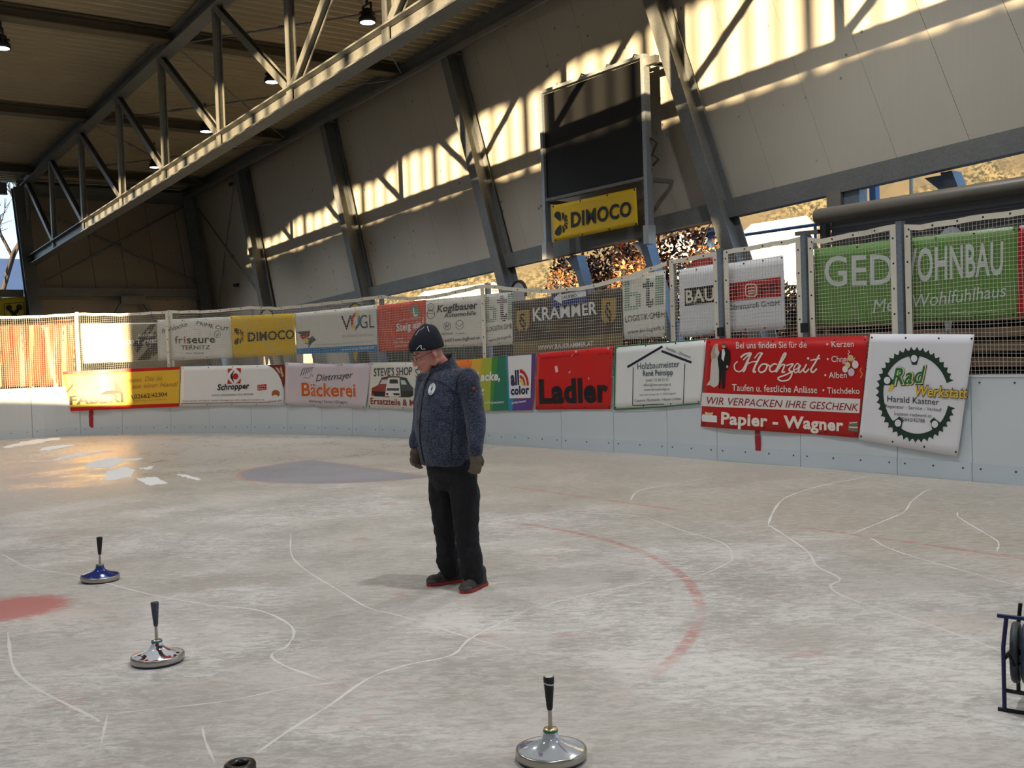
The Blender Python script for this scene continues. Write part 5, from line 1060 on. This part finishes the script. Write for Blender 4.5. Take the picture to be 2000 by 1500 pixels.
def bvh(ob):
    o=ob.matrix_world.translation; q=ob; off=np.zeros(3)
    while q is not None: off+=np.array(q.location); q=q.parent
    me=ob.data; t=BVHTree.FromPolygons([Vector(np.array(v.co)+off) for v in me.vertices],[tuple(p.vertices) for p in me.polygons]); return t
def cast(tree,x,y,lift=.003):
    d=Vector(ray(x,y)).normalized(); h=tree.ray_cast(Vector(CAM),d)
    if h[0] is None: return None
    n=h[1] if h[1].dot(d)<0 else -h[1]; return np.array(h[0]+n*lift),np.array(n)
def heather():
    m,nt,nd,b=newmat('heather_fleece'); tc=nd.new('ShaderNodeTexCoord').outputs['Object']
    f=noise(nt,mapping(nt,tc,(60,60,190)),1.6,4,.7,.6); g=noise(nt,tc,5,2); v=ramp(nt,math_(nt,'ADD',f,math_(nt,'MULTIPLY',math_(nt,'SUBTRACT',g,.5),.15)),.46,.66)
    nt.links.new(mixc(nt,v,(24,30,48),(96,106,132)),b.inputs['Base Color']); b.inputs['Roughness'].default_value=.9; b.inputs['Sheen Weight'].default_value=.2
    bp=nd.new('ShaderNodeBump'); bp.inputs['Strength'].default_value=.3; bp.inputs['Distance'].default_value=.006; nt.links.new(f,bp.inputs['Height']); nt.links.new(bp.outputs['Normal'],b.inputs['Normal']); return m
SKIN=M('skin',(205,140,124),.5,var=.14,scale=14,bump=.12,bscale=60); JACK=heather(); PANT=M('black_trousers',(17,17,22),.85,var=.2,scale=8); BEAN=M('navy_knit',(19,21,36),.85,var=.15,scale=30,bump=.3,bscale=220)
GLOV=M('brown_glove',(102,90,75),.7,var=.25,scale=30,bump=.2,bscale=120); GLCUFF=M('glove_cuff',(30,27,26),.8); SHOE=M('shoe_upper',(64,58,56),.75,var=.3,scale=25,bump=.2,bscale=90); SOLE=M('red_sole',(172,44,34),.6,var=.12); TRIM=M('navy_trim',(20,26,48),.7,var=0); LIN=M('collar_lining',(34,27,27),.8)
foot=ground(880,1150); man=thing('person','person in navy fleece jacket, black trousers and dark beanie standing on ice, head bowed','person',[foot[0],foot[1],0])
# ---- head axes
FH=np.array([-.842,-.381,-.381]); FH/=np.linalg.norm(FH); LH=np.cross(Z_,FH); LH/=np.linalg.norm(LH); UH=np.cross(FH,LH); HC=PP(835,689,-.03); HA=[FH,LH,UH]
def hp(f,l,u): return HC+FH*f+LH*l+UH*u
neck=PP(868,722,.02)
# joints
sL,eL,wL=PP(913,742,-.14),PP(930,826,-.17),PP(929,884,-.22); sR,eR,wR=PP(832,746,.13),PP(823,826,.10),PP(812,872,.03)
hL,kL,aL=PP(905,925,-.07),PP(910,1018,-.09),PP(923,1112,-.1); hR,kR,aR=PP(864,925,.08),PP(867,1012,.06),PP(878,1106,.06)
fLt,fLh=ground(903,1160),ground(938,1146); fRt,fRh=ground(834,1145),ground(893,1137)
pel=PP(882,905,0)
# ---- body: one continuous surface, head to feet
m=MB()
m.ell(hp(-.012,0,.045),.098,.077,.085,HA,22); m.ell(hp(.03,0,-.02),.07,.066,.09,HA,20); m.ell(hp(.045,0,-.075),.042,.047,.04,HA,18); m.ell(hp(.066,0,-.098),.022,.026,.02,HA,14)
m.ell(hp(-.04,0,-.02),.06,.066,.07,HA,16)
for sd in (-1,1):
    m.ell(hp(.07,sd*.04,-.036),.022,.024,.022,HA,12); m.ell(hp(.084,sd*.032,.018),.013,.024,.010,HA,10)      # cheek, brow
    m.ell(hp(.0,sd*.058,-.065),.03,.012,.034,HA,12)                                                         # jaw
    m.ell(hp(-.018,sd*.079,-.012),.020,.008,.033,[FH*.95+LH*sd*.3,LH*.95-FH*sd*.3,UH],12); m.ell(hp(-.012,sd*.081,-.04),.009,.006,.011,HA,10)   # ear and lobe
    m.ell(hp(.108,sd*.011,-.042),.011,.009,.009,HA,10)                                                      # nostril wing
m.tube([hp(.086,0,.012),hp(.103,0,-.012),hp(.119,0,-.036)],[.010,.0125,.0145],10); m.ell(hp(.117,0,-.038),.013,.0135,.012,HA,12)
m.ell(hp(.094,0,-.066),.013,.026,.0075,HA,12); m.ell(hp(.092,0,-.079),.011,.022,.0075,HA,12)                # lips
m.ell(hp(.03,0,-.085),.04,.04,.03,HA,12)
caps(m,[hp(-.035,0,-.05),neck,PP(870,760,0)],[.058,.062,.09])
caps(m,[PP(870,770,0),PP(868,850,0),pel],[.10,.105,.10])
for s,e,w in ((sL,eL,wL),(sR,eR,wR)): caps(m,[PP(870,752,0),s,e,w],[.07,.045,.036,.024]); caps(m,[w,w-Z_*.05],[.022,.016])
for h,k,a,ft,fh in ((hL,kL,aL,fLt,fLh),(hR,kR,aR,fRt,fRh)): caps(m,[pel,h,k,a],[.09,.075,.052,.038]); caps(m,[a,fh*.8+ft*.2+Z_*.05,fh*.2+ft*.8+Z_*.035],[.036,.034,.022])
body=fuse(m,'body',SKIN,man,.0052,5,sf=.45)
# eyes, eyelids look down
for sd in (-1,1):
    m=MB(); m.ell(hp(.078,sd*.031,-.004),.012,.013,.011,HA,14); m.build('eye',M('eye_white',(206,196,188),.3,var=0),body)
    m=MB(); m.ell(hp(.0795,sd*.031,-.0005),.0125,.0145,.0095,HA,14); m.build('eyelid',SKIN,body)
    m=MB(); m.tube([hp(.096,sd*.014,.022),hp(.1,sd*.03,.027),hp(.088,sd*.048,.022)],[.003,.004,.002],6); m.build('eyebrow',M('grey_hair',(120,108,98),.9),body)
m=MB(); m.tube([hp(.1055,-.018,-.0722),hp(.1075,0,-.0715),hp(.1055,.018,-.0722)],.0022,6); m.build('mouth_line',M('lip_shadow',(128,70,66),.6,var=0),body)
# short grey hair under the hat

# ---- beanie
def bring(t,k=36):
    # t 0 rim .. 1 crown ; the rim dips towards the nape
    prof=[(0,.1145,.0905),(.06,.118,.094),(.25,.1175,.0935),(.45,.109,.088),(.65,.092,.078),(.8,.073,.062),(.92,.045,.038),(1,.004,.004)]
    ts_=[p[0] for p in prof]; a=np.interp(t,ts_,[p[1] for p in prof]); b=np.interp(t,ts_,[p[2] for p in prof]); u=.02+.162*t**.92; fb=-.008-.055*t**1.5
    out=[]
    for j in range(k):
        th=2*PI*j/k; dip=(1-t)*(.030*math.cos(th)); out.append(hp(fb+a*math.cos(th),b*math.sin(th)*(1+.02*math.sin(th*5+t*8)),u+dip+.004*math.sin(th*3+t*9)))
    return out
m=MB(); rows=[bring(t) for t in (0,.03,.08,.16,.28,.4,.52,.64,.74,.83,.9,.96,1)]; inner=[HC+(p-HC)*.95 for p in rows[0]]; k=36
allr=[inner]+rows; vs=[p for r in allr for p in r]; fs=[(i*k+j,i*k+(j+1)%k,(i+1)*k+(j+1)%k,(i+1)*k+j) for i in range(len(allr)-1) for j in range(k)]
m.add(vs,fs,0,True); hat=m.build('beanie',BEAN,man)
HB=bvh(hat); WM=M('reflective_white',(226,228,232),.4,var=0)
def strip(tree,pts,r,mat,name,parent,lift=.002,k=6,seg=6):
    pp=[]; 
    for a,b in zip(pts[:-1],pts[1:]):
        for i in range(seg): pp.append((a[0]+(b[0]-a[0])*i/seg,a[1]+(b[1]-a[1])*i/seg))
    pp.append(pts[-1]); P3=[h[0] for h in (cast(tree,*p,lift) for p in pp) if h is not None]
    if len(P3)>2: m=MB(); m.tube(P3,r,k); return m.build(name,mat,parent)
strip(HB,[(813,683),(821,674),(824,682),(831,681.5)],.0022,WM,'hat_emblem',hat); strip(HB,[(824,674.5),(821.5,679.5)],.0018,WM,'hat_emblem',hat)
strip(HB,[(812,655),(818,646),(826,642),(829,638.5)],.0015,WM,'hat_piping',hat); strip(HB,[(834.5,637.5),(836,643),(838,648)],.0024,WM,'hat_piping',hat)
# ---- glasses
GF=M('glasses_frame',(60,40,38),.35,metal=.4,var=0); t_=bpy.data.objects.new('glasses',None); 
m=MB(); 
for sd in (-1,1):
    c=hp(.112,sd*.033,-.004); ring=[c+LH*.0225*math.cos(a)*1.1-FH*.004*abs(math.cos(a))*(1 if math.cos(a)*sd>0 else 0)+UH*.015*math.sin(a) for a in [2*PI*i/20 for i in range(21)]]; m.tube(ring,.0016,6)
    m.tube([hp(.107,sd*.057,.0),hp(.06,sd*.079,.004),hp(-.01,sd*.084,.004)],.0018,6)
m.tube([hp(.112,-.010,0),hp(.116,0,.003),hp(.112,.010,0)],.0016,6)
gl=m.build('glasses',GF,man)
LENS=M('lens_glass',(235,240,240),.05,var=0,alpha=.18)
for sd in (-1,1): m=MB(); c=hp(.1118,sd*.033,-.004); m.lathe([(.0001,.0006),(.02,.0006),(.02,0)],c,FH,18); m.build('lens',LENS,gl)
# ---- jacket
m=MB(); F0,L0=FB,LB
lf=lambda x,y,d,a,b,tl=0.: (PP(x,y,d),a,b,L0,F0*math.cos(tl)-Z_*math.sin(tl))
loft(m,[lf(872,907,0,.192,.148),lf(871,895,0,.202,.158),lf(868,862,0,.208,.172),lf(865,825,0,.212,.176),lf(865,790,0,.214,.168),lf(868,760,.0,.212,.150),lf(870,738,.0,.185,.122),lf(870,724,.01,.125,.10),lf(868,714,.01,.095,.088)])
caps(m,[PP(896,744,-.09),sL,(sL+eL)/2+LB*.008,eL,(eL+wL)/2,wL+Z_*.012],[.085,.082,.073,.068,.060,.051]); caps(m,[PP(846,748,.07),sR,eR,wR+Z_*.02],[.08,.076,.062,.048])
jk=fuse(m,'jacket',JACK,man,.0085,7,wr=.016,wscale=.07)
JB=bvh(jk)
# stand up collar
def cring(c,r1,r2,tilt,k=26,out=0):
    A=LB; B_=FB*math.cos(tilt)-Z_*math.sin(tilt); return [np.array(c)+A*r1*math.cos(2*PI*j/k)+B_*r2*math.sin(2*PI*j/k) for j in range(k)]
rows=[cring(PP(868,728,.01),.108,.104,.35),cring(PP(864,716,.0),.094,.098,.42),cring(PP(861,706,-.005),.09,.098,.5),cring(PP(860,704,-.005),.083,.09,.5),cring(PP(865,722,.0),.08,.085,.4)]
k=26; vs=[p for r in rows for p in r]; m=MB(); fs=[(i*k+j,i*k+(j+1)%k,(i+1)*k+(j+1)%k,(i+1)*k+j) for i in range(4) for j in range(k)]; mi=[0 if i<2 else 1 for i in range(4) for j in range(k)]
m.add(vs,fs,0,True); m.mi=mi; m.build('collar',[JACK,LIN],jk)
strip(JB,[(841,730),(830,752),(824,790),(820,830),(821,862),(826,890),(830,904)],.0065,TRIM,'zip',jk,.001)
strip(JB,[(884,842),(882,858),(881,878)],.006,M('pocket_dark',(10,12,20),.7,var=0),'pocket_zip',jk,-.001)
strip(JB,[(815,744),(835,741),(862,746),(884,762),(886,775)],.0028,TRIM,'yoke_seam',jk,.0); strip(JB,[(905,722),(893,740),(888,775),(886,830),(884,842)],.0028,TRIM,'side_seam',jk,.0); strip(JB,[(881,878),(885,902)],.0028,TRIM,'side_seam',jk,.0)
h=cast(JB,844.5,760.5,.004)
if h is not None:
    c,n_=h; up=Z_-n_*(Z_@n_); up/=np.linalg.norm(up); sx_=np.cross(up,n_); m=MB(); RO=.033
    def bd(pts,o): return [c+sx_*x+up*y+n_*o for x,y in pts]
    m.poly(bd([(.030*math.cos(2*PI*i/28),.041*math.sin(2*PI*i/28)) for i in range(28)],0),n_*.003); bdg=m.build('badge',M('badge_white',(228,230,232),.5,var=0),jk)
    m=MB(); m.poly(bd([(-.004,.016),(.006,.018),(.004,.006),(.010,.0),(.003,-.002),(.003,-.016),(-.002,-.018),(-.003,-.004),(-.010,.004),(-.003,.006)],.0032),n_*.001); m.build('badge_figure',M('badge_ink',(20,22,30),.6,var=0),bdg)
    for sg in (1,-1):
        m=MB(); arc=[(.021*math.cos(a),.030*math.sin(a)*1.) for a in np.linspace(PI*(.3 if sg>0 else 1.3),PI*(.7 if sg>0 else 1.7),9)]; m.tube(bd(arc,.0034),.0016,5); m.build('badge_lettering',MATS['badge_ink'],bdg)
h=cast(JB,925,760,.002)
if h is not None: c,n_=h; m=MB(); m.lathe([(.0001,.002),(.014,.002),(.014,0)],c,n_,16); m.build('sleeve_patch',M('patch_rust',(110,58,44),.7),jk)
# ---- trousers
m=MB()
loft(m,[(PP(882,955,.0),.10,.10,LB,FB),(PP(880,930,.0),.175,.135,LB,FB),(PP(878,900,.0),.185,.14,LB,FB),(PP(876,884,.0),.17,.13,LB,FB)])
caps(m,[PP(900,928,-.06),PP(908,965,-.08),kL,PP(914,1065,-.1),PP(921,1095,-.1),PP(924,1124,-.1)],[.108,.102,.088,.078,.080,.076]); caps(m,[PP(866,928,.07),PP(864,965,.08),kR,PP(872,1062,.06),PP(875,1098,.06),PP(880,1112,.06)],[.104,.098,.082,.070,.078,.070])
tr=fuse(m,'trousers',PANT,man,.0085,6,wr=.02,wscale=.06)
# ---- shoes
def shoe(toe,heel,nm):
    toe,heel=np.array(toe),np.array(heel); toe[2]=heel[2]=0; e=toe-heel; Ls=np.linalg.norm(e); e/=Ls; sd=np.cross(Z_,e); Ls=max(Ls,.285); heel=toe-e*Ls; 
    def row(z,grow,hs):  # outline of the foot
        o=[]
        for u,w in ((0,.026),(.03,.033),(.12,.036),(.3,.034),(.5,.038),(.68,.048),(.82,.047),(.93,.034),(1.0,.012)): o.append((u,w+grow))
        L=[heel+e*Ls*u+sd*w for u,w in o]; R=[heel+e*Ls*u-sd*w for u,w in o[::-1]]; return [p+Z_*z for p in L+R]
    def stack(rows,closed=True):
        n=len(rows[0]); vs=[p for r in rows for p in r]; fs=[(i*n+j,i*n+(j+1)%n,(i+1)*n+(j+1)%n,(i+1)*n+j) for i in range(len(rows)-1) for j in range(n)]+[tuple(range(n))[::-1],tuple(range((len(rows)-1)*n,len(rows)*n))]; return vs,fs
    m=MB(); m.add(*stack([row(.0,-.004,0),row(.006,.0,0),row(.016,.0,0),row(.022,-.003,0)]),0,False); o=m.build('shoe',SOLE,man)
    m=MB(); m.ell(heel+e*Ls*.80+Z_*.035,Ls*.21,.046,.04,[e,sd,Z_],16); m.ell(heel+e*Ls*.5+Z_*.045,Ls*.27,.041,.055,[e,sd,Z_],16); m.ell(heel+e*Ls*.16+Z_*.05,Ls*.15,.037,.065,[e,sd,Z_],16); caps(m,[heel+e*Ls*.22+Z_*.06,heel+e*Ls*.22+Z_*.11],[.042,.046])
    vs,fs=stack([row(.018,-.003,0),row(.036,-.006,0)]); m.add(vs,fs); up=fuse(m,'upper',SHOE,o,.005,5)
    m=MB(); m.ell(heel+e*Ls*.86+Z_*.032,Ls*.152,.0475,.026,[e,sd,Z_],16); m.build('toe_cap',M('toe_grey',(84,82,82),.7),o)
    for i in range(4): u=.42+.075*i; m=MB(); z=.103-.013*i; m.tube([heel+e*Ls*u+sd*.026+Z_*(z-.018),heel+e*Ls*u+Z_*z,heel+e*Ls*u-sd*.026+Z_*(z-.018)],.0035,6); m.build('lace',M('lace_dark',(36,33,33),.8),o)
    return o
shoe(fLt,fLh,'near'); shoe(fRt,fRh,'far')
# ---- gloves with five fingers
def glove(w,e,side,curl,palm_n,label=None):
    d=(w-e)/np.linalg.norm(w-e); d=d*.5+np.array([0,0,-1])*.8; d/=np.linalg.norm(d); pn=np.array(palm_n,float); pn-=d*(pn@d); pn/=np.linalg.norm(pn); ac=np.cross(d,pn)*side   # ac points to the thumb side
    m=MB(); kb=w+d*.085
    m.ell(w+d*.048,.048,.042,.023,[d,ac,pn],16); caps(m,[w-d*.01,w+d*.03],[.031,.033]); m.ell(kb,.022,.044,.02,[d,ac,pn],12)
    for i,(o,L) in enumerate(((.031,.070),(.011,.078),(-.010,.073),(-.030,.058))):
        b=kb+ac*o+d*.004; c1=curl*(.75+.08*i); p1=b+(d*math.cos(c1)+pn*math.sin(c1))*L*.45; c2=c1+curl*1.1; p2=p1+(d*math.cos(c2)+pn*math.sin(c2))*L*.33; c3=c2+curl*.8; p3=p2+(d*math.cos(c3)+pn*math.sin(c3))*L*.24
        caps(m,[b,p1,p2,p3],[.0125,.0118,.011,.0092],10)
    tb=w+d*.03+ac*.034; t1=tb+(d*.75+ac*.55+pn*.35)*.034; t2=t1+(d*.9+ac*.1+pn*.45)*.03; caps(m,[w+d*.02+ac*.018,tb,t1,t2],[.02,.0165,.0135,.011],10)
    g=fuse(m,'glove',GLOV,man,.0035,3,sf=.4)
    m=MB(); m.tube([w-d*.045,w-d*.02,w+d*.012],[.044,.041,.038],18); m.build('cuff',GLCUFF,g); 
    return g
glove(wL,eL,1,.55,FB*-.2-LB*.9); glove(wR,eR,-1,.45,LB*.9)
# ================================================================== light
wd=bpy.data.worlds.new('sky'); SC.world=wd; wd.use_nodes=True; nt=wd.node_tree; nd=nt.nodes; bg=nd['Background']
tc=nd.new('ShaderNodeTexCoord').outputs['Generated']; sx=nd.new('ShaderNodeSeparateXYZ'); nt.links.new(tc,sx.inputs[0])
hz=ramp(nt,sx.outputs['Z'],-.02,.55); col=mixc(nt,hz,(196,224,246),(140,184,232)); cl=ramp(nt,noise(nt,mapping(nt,tc,(1,1,3)),3.,5,.6),.5,.7); col=mixc(nt,math_(nt,'MULTIPLY',cl,.5),col,(240,240,244))
nt.links.new(col,bg.inputs['Color']); bg.inputs['Strength'].default_value=1.4
sd=bpy.data.lights.new('sun','SUN'); sd.energy=SUNE; sd.color=(1.,.75,.44); sd.angle=math.radians(.53); so=bpy.data.objects.new('sun',sd); COL.objects.link(so)
d=N_*.872+S_*.489; d=d*math.cos(math.radians(3.62))-Z_*math.sin(math.radians(3.62)); so.rotation_euler=Vector(d).to_track_quat('-Z','Y').to_euler()
vs=SC.view_settings; SC.display_settings.display_device='sRGB'; vs.view_transform='Standard'; vs.look='None'; vs.exposure=EXPO; vs.gamma=1.; vs.use_curve_mapping=False
